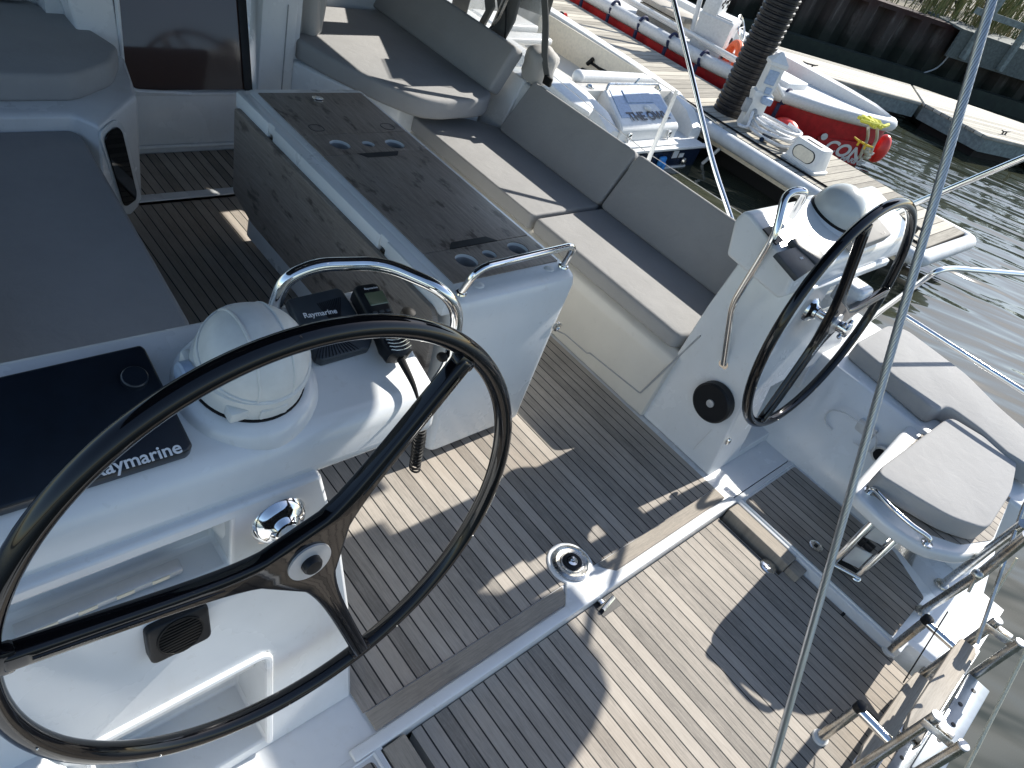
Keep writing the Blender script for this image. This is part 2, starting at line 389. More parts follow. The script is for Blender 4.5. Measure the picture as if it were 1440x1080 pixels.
# aft deck: teak panels around two hand recesses
dz = -.045
AL = -.42
ad = B()
for x0, x1, y0, y1 in ((.807, 2.393, AL, .447), (.72, .807, AL, .155), (2.393, 2.5, AL, .155)):
    y1 = .473 if y1 > .3 else y1
    ad.bx(x0, x1, y0, y1, dz - .003, dz)
obj('aft_deck_teak', ad, M_teak, yacht, 0)
pn = B(); pn.bx(.60, 2.62, AL - .02, .475, -.30, -.15); pn.bx(.812, 2.388, AL - .01, .472, -.15, dz - .004); pn.bx(.715, .812, AL - .01, .15, -.15, dz - .004); pn.bx(2.388, 2.505, AL - .01, .15, -.15, dz - .004)
obj('aft_deck_pan', pn, M_gel, yacht)
for sx in (1, -1):
    q = lambda x: CX + sx * (x - CX)
    rc = B()
    rc.prism([(q(2.386), .15, dz - .075), (q(2.50), .15, dz - .075), (q(2.50), .472, dz - .075), (q(2.386), .472, dz - .075)], (0, 0, -.01))
    rc.prism([(q(2.428), .155, -.002), (q(2.500), .155, -.002), (q(2.500), .470, -.002), (q(2.428), .470, -.002)], (0, 0, -.12), .003, 1)
    rc.bx(min(q(2.43), q(2.499)), max(q(2.43), q(2.499)), .095, .152, dz - .08, -.012, .003)
    obj('deck_recess', rc, M_teaky, yacht)
# side platforms with white borders and teak inlays
for sx in (1, -1):
    q = lambda x: CX + sx * (x - CX)
    sp = B()
    sp.prism([(q(2.505), .497, 0), (q(3.02), .497, 0), (q(3.02), -.10, 0), (q(2.93), -.33, 0), (q(2.505), -.33, 0)], (0, 0, -.16), .008, 2)
    qp = [at(x, y, -.004) for x, y in ((1279, 906), (1311, 932), (1345, 903), (1372, 878), (1398, 785), (1420, 690))]
    sp.prism([(q(2.56), -.33, -.004)] + [(q(p.x), p.y, -.004) for p in qp] + [(q(3.7), -.05, -.004), (q(2.8), -.20, -.004)], (0, 0, -.25), .01, 2)
    obj('side_platform', sp, M_gel, yacht)
    r = B(); r.tube([(q(2.527), -.29, .0), (q(2.527), .472, .0), (q(2.985), .472, .0)], .006, 8); obj('platform_rim', r, M_gel, yacht)
    ti = B(); ti.prism(rounded([(q(2.540), .458, .004), (q(2.985), .458, .004), (q(2.985), -.08, .004), (q(2.87), -.275, .004), (q(2.540), -.275, .004)], .015, 3, True), (0, 0, -.006)); obj('teak_inlay', ti, M_teak, yacht, 0)
sp = B(); sp.bx(2.0, 2.66, -.50, -.421, -.06, -.042); obj('transom_teak', sp, M_teak, yacht, 0)
# --- caps and small fittings
def lathe_part(name, o, prof, m, parent, x=(1, 0, 0), y=(0, 1, 0), seg=28):
    b = B(); b.lathe(prof, frame(o, x, y), seg); return obj(name, b, m, parent)
c1 = at(1080, 797, dz); lathe_part('filler_cap', c1, [(.034, 0), (.034, .003), (.030, .005), (.008, .005), (.006, .003)], M_chrome, yacht)
c2 = at(1147, 768, .004); fc = lathe_part('deck_catch', c2, [(.03, 0), (.03, .004), (.024, .006), (.022, .003)], M_steel, yacht)
b = B(); b.box((c2.x, c2.y, .006), (.022, .016, .006), .002); obj('catch_slot', b, M_black, fc)
c3 = at(850, 850, dz); b = B(); b.bx(c3.x - .04, c3.x + .055, c3.y - .035, c3.y + .03, dz, dz + .002); la = obj('latch_well', b, M_black, yacht)
b = B(); b.tube([c3 + V((-.03, -.015, .008)), c3 + V((.045, .0, .008))], .008, 10); b.box((c3.x - .012, c3.y + .012, dz + .01), (.02, .018, .012), .003); obj('latch_bolt', b, M_chrome, la)
bs = B(); sl = at(1195, 855, dz); bs.box((0, 0, .0015), (.012, .14, .003), 0, 1, frame(sl, at(1240, 815, dz) - at(1150, 900, dz), (0, -1, 0)) @ Matrix.Rotation(R(90), 4, 'Z')); obj('panel_joint', bs, M_rubber, yacht, 0)
# --- lockers, coaming, hull
def seatbase(sx):
    q = lambda x: CX + sx * (x - CX)
    b = B()
    prof = [(2.478, 0), (2.486, .30), (2.50, .345), (2.54, .368), (3.05, .368), (3.06, 0)]
    b.prism([(q(x), 1.04, z) for x, z in prof], (0, 2.14, 0), .012, 3)
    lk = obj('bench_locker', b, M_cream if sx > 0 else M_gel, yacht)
    if sx > 0:
        # hatch line and pull in the locker front
        g = B(); pts = [atx(x, y, 2.4795) for x, y in ((760, 455), (795, 470), (826, 497), (829, 496), (900, 553), (905, 548), (985, 472))]
        g.tube(rounded(pts, .01, 3), .004, 6); obj('locker_seam', g, M_grey, lk)
        c = atx(810, 473, 2.482); lathe_part('locker_pull', c, [(.022, 0), (.022, .004), (.016, .007), (.012, .003)], M_steel, lk, (0, 1, 0), (0, 0, 1))
    # coaming behind the backrests, side deck and topsides
    c = B(); prof = [(3.04, .30), (3.135, .69), (3.155, .708), (3.195, .708), (3.23, .69), (3.33, .42), (3.70, .40), (3.72, .36), (3.66, -.2), (3.45, -.95), (3.0, -.95)]
    c.prism([(q(x), .84, z) for x, z in prof], (0, 3.6, 0), .012, 3)
    obj('coaming', c, M_gel, yacht)
    # forward end of the cockpit: raised ledge
    f = B(); f.prism([(q(x), y, .0) for x, y in ((2.98, 3.10), (2.42, 3.13), (2.24, 3.33), (2.02, 3.75), (2.02, 4.2), (3.1, 4.2))], (0, 0, .508), .02, 3)
    if sx > 0:
        f.prism([(3.0, 2.96, .30), (3.14, 2.98, .72), (3.30, 2.98, .72), (3.3, 2.98, .3)], (0, .2, 0), .015, 3)
        o = obj('forward_ledge', f, M_gel, yacht)
seatbase(1)
q = lambda x: 2 * CX - x
seatbase(-1)
# port forward block with its porthole
f = B()
f.prism([(.80, 3.09, 0), (.86, 2.98, 0), (1.10, 3.25, 0), (1.135, 3.40, 0), (1.19, 3.66, 0), (1.17, 4.2, 0), (-.3, 4.2, 0), (-.3, 3.10, 0)], (0, 0, .512), .022, 3)
blk = obj('forward_block', f, M_gel, yacht)
pn_ = V((.27, -.24, 0)).normalized(); p0 = V((.86, 2.98, 0))
fr = [atp(x, y, p0, pn_) for x, y in ((136, 186), (160, 166), (172, 176), (197, 278), (196, 292), (176, 304))]
fr = rounded(fr, .05, 5, True); gl = [atp(x, y, p0 + pn_ * .004, pn_) for x, y in ((142, 192), (160, 176), (168, 182), (189, 270), (188, 280), (172, 292))]
b = B(); b.prism(fr, pn_ * .008, .003, 2); po = obj('porthole', b, M_tablewhite, blk)
b = B(); b.prism([p + pn_ * .006 for p in rounded(gl, .045, 5, True)], pn_ * .006, .002, 1); obj('porthole_glass', b, M_window, po)
# --- bulkhead and companionway
bh = B(); bh.bx(-.2, 1.02, 3.98, 4.1, 0, 1.6); bh.bx(.93, 1.15, 3.84, 4.2, .36, 1.6); bh.bx(1.0, 2.1, 3.665, 3.8, .0, .335, .01); bh.bx(1.86, 2.06, 3.665, 3.8, 0, 1.6, .012); bh.bx(2.06, 3.4, 4.3, 4.4, 0, 1.6); bh.bx(2.04, 2.10, 3.7, 4.35, .5, 1.6)
bh.prism([(1.05, 3.665, .33), (1.20, 3.665, .33), (1.155, 3.665, .8), (1.10, 3.665, 1.6), (.93, 3.665, 1.6), (.98, 3.665, .72), (1.02, 3.665, .52)], (0, .2, 0), .012, 3)
bk = obj('bulkhead', bh, M_gel, yacht)
sm = B(); sm.tube([(2.0, 3.662, .0), (2.0, 3.662, .8)], .003, 6); obj('bulkhead_seam', sm, M_grey, bk)
g = B(); g.prism(rounded([(1.205, 3.685, .345), (1.835, 3.685, .318), (1.82, 4.06, 1.6), (1.10, 4.06, 1.6)], [.03, .03, 0, 0], 4, True), (0, .012, -.004)); hd = obj('companionway_door', g, M_glass, yacht)
g = B(); g.prism([(1.795, 3.678, .335), (1.84, 3.678, .335), (1.84, 4.05, 1.6), (1.795, 4.05, 1.6)], (0, .004, 0)); obj('door_edge', g, M_black, hd)
g = B(); g.bx(1.16, 1.9, 3.655, 3.70, .322, .340, .005); g.tube(rounded([(1.15, 3.668, 1.6), (1.185, 3.668, .40), (1.22, 3.662, .345), (1.5, 3.66, .332)], .05, 5), .011, 8); obj('door_rail', g, M_gel, bk)
g = B(); g.tube([(.97, 3.655, .05), (2.0, 3.655, .05)], .012, 8); obj('sill_bead', g, M_gel, bk)

# --- starboard and port quarters aft of the consoles: coaming seats
for sx in (1, -1):
    q = lambda x: CX + sx * (x - CX)
    c = B()
    prof = [(3.00, -.01), (3.045, .12), (3.09, .22), (3.15, .36), (3.18, .442), (3.6, .445), (3.85, .43), (3.86, .36), (3.72, -.2), (3.45, -.95), (3.0, -.95)]
    c.prism([(q(x), -.02, z) for x, z in prof], (0, .90, 0), .012, 3)
    c.prism([(q(3.18), -.34, -.01), (q(3.55), -.34, -.01), (q(3.80), -.10, -.01), (q(3.8), .0, -.01), (q(3.18), .0, -.01)], (0, 0, .44), .02, 3)
    cs = obj('quarter_coaming', c, M_gel, yacht)
    if sx > 0:
        g = B(); pl = [atx(x, y, 3.075) for x, y in ((1170, 605), (1158, 590), (1166, 576), (1185, 578), (1235, 612), (1228, 640), (1200, 622))]
        g.tube(rounded(pl, .04, 5), .0035, 6); obj('panel_seam', g, M_lightgrey, cs)
        cc = atx(1240, 640, 3.095); nrm = (1, .0, .0)
        lathe_part('drink_holder', cc, [(.047, -.005), (.047, .010), (.040, .012), (.034, .008)], M_lightgrey, cs, (0, 1, 0), (.18, 0, -.98))
        lathe_part('holder_well', cc + V((-.010, 0, 0)), [(.034, 0), (.034, .004), (.02, .0045)], M_black, cs, (0, 1, 0), (.18, 0, -.98))
        b = B(); b.box(tuple(atx(1216, 606, 3.125)), (.02, .09, .09), .012); obj('shower_lid', b, M_lightgrey, cs)
hl = B(); hl.prism([(-.55, -.62, -.95), (3.75, -.62, -.95), (3.75, 6, -.95), (-.55, 6, -.95)], (0, 0, .60)); obj('hull_bottom', hl, M_gel, yacht, 0)

# ================================================================== cushions
def cushion(name, label, pts, vec, m=None, bev=.022, group=None, cat='cushion', pipe=True, seg=4, rnd=.03):
    b = B(); pts = rounded(pts, rnd, 4, True) if rnd else pts
    b.prism(pts, vec, bev, seg)
    return one(name, b, m or M_fab, label, cat, group)
GC = 'loose cushions on the cockpit seats'
zb = .448; th = (0, 0, -.082)
cushion('seat_cushion', 'grey starboard bench cushion, the sunlit one nearer the companionway, in front of the forward backrest', [(2.50, 2.065, zb), (2.50, 3.13, zb), (2.86, 3.08, zb), (3.02, 2.96, zb), (3.02, 2.065, zb)], th, group=GC)
cushion('seat_cushion', 'grey starboard bench cushion, the sunlit one ending beside the far steering console', [(2.505, 1.085, zb), (2.50, 2.045, zb), (3.02, 2.045, zb), (3.02, 1.06, zb), (2.60, 1.06, zb)], th, group=GC)
nb = V((.24, 0, .30)); bt = V((.062, 0, -.026))
def back(y0, y1, lab, skew=0):
    b0, b1 = V((2.985, y0, .452)), V((2.985, y1, .452)); up = V((.155, 0, .295))
    cushion('backrest_cushion', lab, [b0, b1, b1 + up + V((0, skew, 0)), b0 + up], (.066, 0, -.03), bev=.014, group=GC)
back(2.062, 2.93, 'grey starboard backrest cushion nearer the companionway, its end beside the winch cover', -.02)
back(1.10, 2.048, 'grey starboard backrest cushion next to the far steering console, edged by sunlight')
zf = .622; tf = (0, 0, -.112)
cushion('seat_cushion', 'grey raised corner cushion starboard of the companionway, striped with sun and shade', [(2.07, 3.75, zf), (2.13, 3.52, zf), (2.27, 3.17, zf), (2.40, 2.97, zf), (2.52, 2.93, zf), (2.86, 2.95, zf), (2.99, 3.05, zf), (2.99, 4.25, zf), (2.07, 4.25, zf)], tf, group=GC, rnd=.08)
up = V((.12, 0, .26))
b0, b1 = V((2.94, 3.04, .625)), V((2.94, 4.6, .625))
cushion('backrest_cushion', 'thick dark grey backrest cushion under the spray hood, ending at the winch cover', [b0, b1, b1 + up, b0 + up], (.085, 0, -.035), bev=.02, group=GC)
cushion('seat_cushion', 'large blue grey port bench cushion behind the near steering console', [(-.2, 1.66, zb), (.70, 1.66, zb), (.735, 1.80, zb), (.815, 3.04, zb), (.79, 3.09, zb), (-.2, 3.10, zb)], th, group=GC)
cushion('seat_cushion', 'blue grey corner cushion on the white block with the porthole', [(-.2, 3.19, zf), (.84, 3.19, zf), (1.03, 3.33, zf), (1.115, 3.50, zf), (1.10, 3.56, zf), (1.0, 3.90, zf), (.92, 3.93, zf), (.9, 4.1, zf), (-.2, 4.1, zf)], tf, group=GC, rnd=.05)
cushion('backrest_cushion', 'dark backrest cushion end behind the port corner cushion', [(.45, 3.92, .63), (.88, 3.92, .63), (.88, 4.0, .95), (.45, 4.0, .95)], (0, .08, 0), group=GC)
# quarter cushion
zq = .53
qc = [at(x, y, zq) for x, y in ((1203, 482), (1250, 456), (1276, 463), (1359, 525), (1407, 573), (1460, 618), (1475, 672), (1425, 643), (1380, 603), (1334, 570), (1318, 578))]
cushion('seat_cushion', 'pale sunlit quarter cushion beside the far wheel, outboard of the helm seat', qc, (0, 0, -.085), group=GC, rnd=.04)
# bunched grey bag at the bulkhead
bg = B(); c = at(428, 26, .70)
bg.loft([[V((2.20 + (.085 + .02 * math.sin(3 * a + z * 9) * (z < .9)) * math.cos(a) * k_, 3.80 + .05 * math.sin(a) * k_ + .012 * math.sin(5 * a), z)) for a in [R(12 * i) for i in range(30)]] for z, k_ in ((.624, 1.05), (.64, 1.15), (.72, 1.1), (.82, 1.0), (.95, .9), (1.1, .85), (1.14, .3))])
one('canvas_bag', bg, M_cover, 'small crumpled grey canvas bag on the corner cushion against the bulkhead', 'bag')

# ================================================================== cockpit table
tz = .70
tb = thing('cockpit_table', 'white cockpit table with dark wood top and a hanging dark wood leaf', 'table', (1.67, 2.1, .0))
C_ = [(333, 123), (512, 125), (798, 378), (648, 437)]
x0, x1, y0, y1 = 1.385, 1.985, 1.345, 2.905
b = B()
prof_rear = [(y0 + .0, .04), (y0 - .035, .45), (y0 - .045, .62), (y0 - .02, tz - .03), (y0 + .03, tz)]
body = [(x0 + .045, y0 + .02), (x1 - .02, y0 + .02), (x1 - .02, y1 - .06), (x0 + .045, y1 - .06)]
# tapered body, lofted from foot to rim
def rect(xa, xb, ya, yb, z, r=.035):
    return rounded([(xa, ya, z), (xb, ya, z), (xb, yb, z), (xa, yb, z)], r, 4, True)
xb0, xb1 = 1.40, 1.875
b.loft([rect(xb0 + .01, xb1 - .02, y0 - .075, y1 - .10, .035), rect(xb0, xb1, y0 - .08, y1 - .10, .05), rect(x0 + .04, x1 - .025, y0 - .03, y1 - .1, .52), rect(x0 + .03, x1 - .008, y0 - .022, y1 - .03, .60), rect(x0 + .03, x1, y0 - .018, y1, .655), rect(x0 + .03, x1, y0 - .006, y1, .685), rect(x0 + .034, x1 - .006, y0 + .018, y1 - .006, tz - .003), rect(x0 + .042, x1 - .014, y0 + .04, y1 - .014, tz)])
bo = obj('body', b, M_tablewhite, tb)
bevel(bo, .004, 2)
b = B(); b.bx(x0 - .012, x0 + .055, y0 + .02, 1.72, tz - .075, tz - .006, .008); b.bx(x0 - .012, x0 + .055, 1.76, 2.56, tz - .075, tz - .006, .008); b.bx(x0 - .012, x0 + .055, 2.60, y1 - .01, tz - .075, tz - .006, .008); b.bx(x0 - .004, x0 + .055, y0 + .02, y1 - .01, tz - .05, tz - .004, .006); obj('side_fascia', b, M_tablewhite, tb)
b = B(); b.bx(x0 + .0, x0 + .03, 1.722, 1.758, tz - .07, tz - .03); b.bx(x0 + .0, x0 + .03, 2.562, 2.598, tz - .07, tz - .03); obj('leaf_hinge', b, M_steel, tb)
# top panels
ix0, ix1 = 1.452, 1.957
iy0, iy1 = 1.425, 2.855
ya, yb, yc = 1.605, 2.30, 2.47                         # joints of the top
def panel(y0, y1, holes=None):
    b = B(); b.bx(ix0, ix1, y0 + .0015, y1 - .0015, tz - .010, tz + .004, .002)
    o = obj('top_panel' if not holes else 'holder_panel', b, M_wood, tb)
    if holes:
        for hx, hy, hr in holes:
            c = B(); c.lathe([(hr, -.1), (hr, .1)], frame((hx, hy, tz), (1, 0, 0), (0, 1, 0)), 32); carve(o, c)
    return o
h2 = [(P.x, P.y, r) for P, r in ((at(478, 204, tz), .043), (at(518, 203, tz), .028), (at(555, 203, tz), .043))]
h1 = [(P.x, P.y, r) for P, r in ((at(656, 367, tz), .043), (at(688, 358, tz), .028), (at(728, 350, tz), .043))]
for hs in (h1, h2):
    for hx, hy, hr in hs:
        c = B(); c.lathe([(hr - .001, -.12), (hr - .001, .2)], frame((hx, hy, tz), (1, 0, 0), (0, 1, 0)), 32); carve(bo, c)
panel(iy0, ya, h1); mid = panel(ya, yb); panel(yb, yc, h2); fw = panel(yc, iy1)
for hs in (h1, h2):
    for hx, hy, hr in hs:
        b = B(); b.lathe([(hr - .0015, .0), (hr - .0015, -.075), (hr - .004, -.085)], frame((hx, hy, tz - .012), (1, 0, 0), (0, 1, 0)), 28); b.f = b.f[:-2]; b.lathe([(hr - .004, -.0), (.001, -.0)], frame((hx, hy, tz - .09), (1, 0, 0), (0, 1, 0)), 28); obj('cup_well', b, M_grey, tb)  # grey stands for the shade deep inside the wells
# finger slots in the middle lid
for P_, w_ in ((at(540, 221, tz + .005), .10), (at(663, 340, tz + .005), .115)):
    b = B(); yy = yb - .0 if P_.y > 2 else ya + .0
    s_ = -1 if P_.y > 2 else 1
    b.prism([(P_.x - w_, yy, tz + .0048), (P_.x + w_, yy, tz + .0048), (P_.x + w_ * .72, yy + s_ * .035, tz + .0048), (P_.x - w_ * .72, yy + s_ * .035, tz + .0048)], (0, 0, -.003))
    obj('finger_slot', b, M_black, tb)
ct = at(447, 139, tz + .004); lk = lathe_part('lid_lock', ct, [(.026, 0), (.026, .003), (.02, .005), (.012, .004)], M_chrome, tb)
lathe_part('lock_button', ct + V((0, 0, .003)), [(.011, 0), (.010, .004)], M_silver, lk)
for P_ in (at(445, 180, tz + .004), at(545, 178, tz + .004)):
    b = B(); b.tube(rounded([P_ + V((-.03, .028, .0)), P_ + V((.03, .028, 0)), P_ + V((.03, -.028, 0)), P_ + V((-.03, -.028, 0))], .025, 5, True), .0015, 6, True); obj('hinge_plug', b, M_black, tb)
# drop leaf on the port side
b = B()
LP = [atx(316, 152, 1.345), atx(557, 372, 1.345), atx(640, 470, 1.345)]
lf = [(1.352, y1 - .045, tz - .06), (1.352, y0 + .05, tz - .06), (1.352, y0 + .02, tz - .10), (1.352, y0 + .0, .30), (1.352, y0 + .15, .20), (1.352, y1 - .25, .20), (1.352, y1 - .065, .25)]
b.prism(rounded(lf, .02, 3, True), (.022, 0, 0), .004, 2); obj('drop_leaf', b, M_woodv, tb)
# grab rail, buttons, latch eye on the after end
pA, pB = V((1.445, 1.375, tz)), V((1.955, 1.392, tz))
zr = V((0, -.015, .105))
b = B(); b.tube(rounded([pA, pA + zr + V((.03, 0, 0)), pB + zr - V((-.005, 0, 0)), pB], .07, 8), .0135, 14); obj('grab_rail', b, M_chrome, tb)
for P_ in (pA, pB): lathe_part('rail_foot', P_, [(.021, 0), (.019, .006), (.014, .008)], M_chrome, tb)
for P_ in (at(673, 401, tz), at(772, 378, tz)):
    b = B(); b.ball(P_, (.022, .018, .006), 16, 8); obj('plastic_plug', b, M_white, tb)
pe = aty(783, 459, y0 - .04); lathe_part('latch_eye', pe, [(.020, -.004), (.020, .006), (.013, .008), (.010, .003)], M_steel, tb, (1, 0, 0), (0, 0, 1))
ft = B(); ft.bx(1.52, 1.80, 1.6, 2.2, -.002, .05, .01); obj('foot', ft, M_black, tb)
# ================================================================== steering consoles
PT0, PTN = V((0, .80, 1.0)), V((0, -.3, 1)).normalized()       # sloping top of the binnacle
PX, PY_ = V((1, 0, 0)), V((0, 1, .3)).normalized()
def console(sx, near):
    q = (lambda x: x) if near else (lambda x: 2 * CX - x)       # port coordinates; mirrored for starboard
    qb = (lambda x: x) if near else (lambda x: 2 * CX + .09 - x)
    cz = thing('steering_console', 'near port steering console with the large black plotter cover and radio handset' if near else 'far starboard steering console with two small black instrument covers and a pale plotter cover', 'steering console', (q(.35), .9, 0), 'steering consoles')
    b = B(); b.loft([[V((q(xa), ya, z)), V((q(xb), ya, z)), V((q(xb), 1.06, z)), V((q(xa), 1.06, z))] for z, ya, xa, xb in ((0, .640, -.18, .705), (.40, .70, -.18, .67), (.62, .740, -.18, .638), (.90, .752, -.18, .560))])
    o = obj('body', b, M_gel, cz)
    # niche for the foot bar, stowage step
    c = B(); c.prism([(q(-.3), .60, .735), (q(-.3), .60, .86), (q(-.3), .82, .87), (q(-.3), .845, .80), (q(-.3), .82, .735)], (q(.38) - q(-.3), 0, 0)); carve(o, c)
    c = B(); c.prism([(q(.09), .5, .03), (q(.09), .5, .385), (q(.09), .80, .395), (q(.09), .82, .04)], (q(.455) - q(.09), 0, 0)); carve(o, c)
    bevel(o, .016, 3)
    # binnacle
    b = B(); P0 = [(.79, .868), (.768, .90), (.778, .975), (.80, 1.0), (1.045, 1.074), (1.075, 1.068), (1.09, 1.02), (1.05, .89)]
    b.prism([(qb(-.30), y, z) for y, z in P0], (qb(.845) - qb(-.30), 0, 0))
    bi = obj('binnacle', b, M_gel, cz); bevel(bi, .016, 4, 25)
    # compass fairing + compass
    cc = V((.478, .915, 1.045)) if near else at(1170, 304, 1.045)
    ax = V((0, -.22, 1)).normalized(); ay = V((0, 1, .22)).normalized()
    F = frame(cc, (1, 0, 0), ay)
    b = B(); b.lathe([(.145, -.09), (.140, -.035), (.130, -.005), (.116, .008), (.104, .010)], F, 48); obj('compass_fairing', b, M_gel, cz)
    if near:
        F = F @ Matrix.Diagonal((.94, .94, 1, 1))
        b = B(); b.lathe([(.109, .006), (.109, .0135), (.1, .016)], F, 48); obj('compass_seal', b, M_rubber, cz)
        prof = [(.102, .012), (.106, .016), (.106, .050), (.109, .052), (.109, .066), (.104, .068)] + [(.104 * math.cos(a), .068 + .098 * math.sin(a)) for a in [R(8 * i) for i in range(1, 12)]] + [(.001, .166)]
        cm = B(); cm.lathe(prof, F, 56); co_ = obj('compass', cm, M_compass, cz, 30)
        for w in (-.034, .034):
            rb = B(); pts = []
            for i in range(-9, 10):
                t_ = R(10 * i); rr = .1035; x_ = w; yy = math.sqrt(max(rr * rr - w * w, 0))
                pts.append(F @ V((x_, yy * math.sin(t_) * 1.0, .068 + .0985 * math.cos(t_) * yy / rr)))
            rb.tube(pts, .0028, 8); obj('cover_rib', rb, M_compass, co_)
        rz = lambda z: .1045 * math.sqrt(max(0, 1 - ((z - .068) / .0985) ** 2))
        rb = B(); rb.tube([F @ V((rz(za) * math.cos(a), rz(za) * math.sin(a), za)) for a, za in [(R(i * 9), .088 + .022 * math.sin(R(i * 9))) for i in range(40)]], .003, 8, True); obj('cover_band', rb, M_compass, co_)
        b = B(); b.box((0, -.104, .032), (.055, .008, .026), .004, 2, F); b.box((-.062, -.083, .032), (.04, .03, .03), .008, 2, F); obj('cover_catch', b, M_compass, co_)
        b = B(); b.lathe([(.030, 0), (.030, .016), (.026, .02)], frame(F @ V((-.108, .01, .04)), F.to_3x3() @ V((0, 1, 0)), F.to_3x3() @ V((0, .0, 1))) @ Matrix.Rotation(R(180), 4, 'X'), 24); obj('cover_knob', b, M_bluegrey, co_)
        b = B(); b.box((-.10, .05, .03), (.02, .03, .045), .006, 2, F); obj('cover_hinge', b, M_compass, co_)
    else:
        b = B(); b.lathe([(.112, .006), (.112, .014), (.104, .018)], F, 48); obj('compass_seal', b, M_rubber, cz)
        prof = [(.104, .012), (.105, .03)] + [(.105 * math.cos(a), .03 + .112 * math.sin(a)) for a in [R(8 * i) for i in range(1, 12)]] + [(.001, .143)]
        cm = B(); cm.lathe(prof, F, 56); co_ = obj('compass', cm, M_dome, cz)
        b = B(); b.ball(F @ V((.02, -.075, .068)), (.018, .012, .018), 14, 8); obj('compass_knob', b, M_slate, co_)
    # wheel shaft flange
    n_ = V((0, -math.cos(.105), math.sin(.105)))
    wc = V((.475, .656, .827)) if near else V((2.74, .66, .79))
    F2 = frame(wc - n_ * .105, (1, 0, 0), n_.cross(V((1, 0, 0))))
    b = B(); b.lathe([(.068, -.02), (.068, .005), (.064, .009), (.058, .009), (.056, .014), (.050, .026), (.042, .033), (.034, .036), (.030, .041), (.026, .050), (.022, .052), (.022, .115)], F2, 40); obj('shaft_flange', b, M_chrome, cz)
    b = B(); b.lathe([(.11, -.09), (.105, -.03), (.095, -.012), (.080, -.004), (.066, -.003)], F2, 40); obj('flange_boss', b, M_gel, cz)
    # grab rail over the binnacle
    if near:
        z1 = V((.0, .0, 0))
        pts = [V((.60, 1.07, 1.04)), V((.575, 1.035, 1.16)), V((.70, 1.01, 1.20)), V((.83, .975, 1.20)), V((.935, .90, 1.13)), V((.895, .90, .86)), V((.80, .89, .62)), V((.715, .88, .46))]
        pts = [at(383, 440, 1.07), at(400, 392, 1.155), at(445, 372, 1.185), at(540, 370, 1.185), at(625, 408, 1.17), at(645, 440, 1.10), at(632, 515, .95), (.79, .90, .62), (.705, .89, .45)]
    else:
        pts = [atx(1018, 512, 2.54), atx(1030, 428, 2.47), atx(1090, 331, 2.42), atx(1105, 270, 2.46), atx(1135, 267, 2.54), atx(1114, 304, 2.64)]
    rl = B(); rl.tube(rounded(pts, .05, 6), .0145, 16); gr = obj('grab_rail', rl, M_chrome, cz)
    e = V(pts[0] if not near else pts[-1]); lathe_part('rail_base', e + V((0, 0, 0)), [(.022, -.004), (.021, .006), (.015, .009)], M_chrome, cz, (0, 1, 0), (0, 0, 1))
    if near:
        # covers on the sloping top
        pl = [atp(x, y, PT0, PTN) for x, y in ((-60, 559), (196, 499), (203, 505), (268, 638), (262, 646), (-60, 748))]
        b = B(); b.prism([p + PTN * .034 for p in pl], -PTN * .030, .005, 3); pc = obj('plotter_cover', b, M_navycover, cz)
        kn = atp(189, 534, PT0 + PTN * .034, PTN); lathe_part('cover_knob', kn, [(.021, 0), (.021, .010), (.019, .012)], M_navycover, pc, PX, PY_)
        tw = [atp(x, y, PT0 + PTN * .0345, PTN) for x, y in ((133, 664), (250, 630))]
        dx = tw[1] - tw[0]; text('lettering', 'Raymarine', frame((tw[0] + tw[1]) / 2 + PTN * .0005, dx, PTN.cross(dx)), .0315, M_lettering, pc, .0004, .0005, 0, 1.0)
        il = [atp(x, y, PT0, PTN) for x, y in ((399, 431), (470, 414), (478, 418), (519, 486), (515, 498), (450, 517), (440, 512))]
        b = B(); b.prism([p + PTN * .026 for p in il], -PTN * .024, .005, 3); ic = obj('instrument_cover', b, M_slate, cz)
        tw = [atp(x, y, PT0 + PTN * .0265, PTN) for x, y in ((424, 445), (476, 437))]
        dx = tw[1] - tw[0]; text('lettering', 'Raymarine', frame((tw[0] + tw[1]) / 2 + PTN * .0005, dx, PTN.cross(dx)), .0172, M_lettering, ic, .0004, .0002)
        b = B()
        for i in range(13):
            u = i / 12
            pp = [PT0] and [atp(x, y, PT0 + PTN * .0262, PTN) for x, y in ((446 + 32 * u, 427 - 9 * u), (466 + 14 * u, 455 + 2 * u), (452 + 32 * u, 480 - 4 * u), (443 + 62 * u, 507 - 16 * u))]
            b.tube(spline(pp, 4), .0011, 4)
        obj('cover_ridges', b, M_black, ic)
        # foot bar, speaker, step lining
        b = B(); b.prism([(.035, .79, .737), (.035, .765, .742), (.035, .765, .758), (.035, .79, .762)], (.265, 0, 0), .003, 2); fb = obj('foot_bar', b, M_silver, cz)
        b = B(); P1, P2 = (.05, .764, .75), (.29, .764, .75)
        for i in range(4): b.box((.08 + .06 * i, .7645, .751), (.03, .002, .010), .001)
        obj('bar_grip', b, M_beige, fb)
        S = aty(246, 880, .742); SF = frame((S.x, S.y, S.z), (1, 0, 0), (0, .25, 1))
        b = B(); b.prism(rounded([SF @ V((x, y, .028)) for x, y in ((-.058, -.048), (.058, -.048), (.058, .048), (-.058, .048))], .016, 4, True), SF.to_3x3() @ V((0, 0, -.05)), .006, 3); spk = obj('speaker', b, M_black, cz)
        b = B(); b.lathe([(.044, .0275), (.044, .0305), (.041, .031), (.040, .028)], SF, 32)
        for i in range(-5, 6):
            w = math.sqrt(max(.040 ** 2 - (.0075 * i) ** 2, 1e-6)); b.box((0, .0075 * i, .0285), (2 * w, .0032, .004), 0, 1, SF)
        obj('speaker_grille', b, M_rubber, spk)
        b = B(); b.bx(.095, .45, .735, .741, .27, .382); ss = obj('step_strip', b, M_lightgrey, cz)
        b = B()
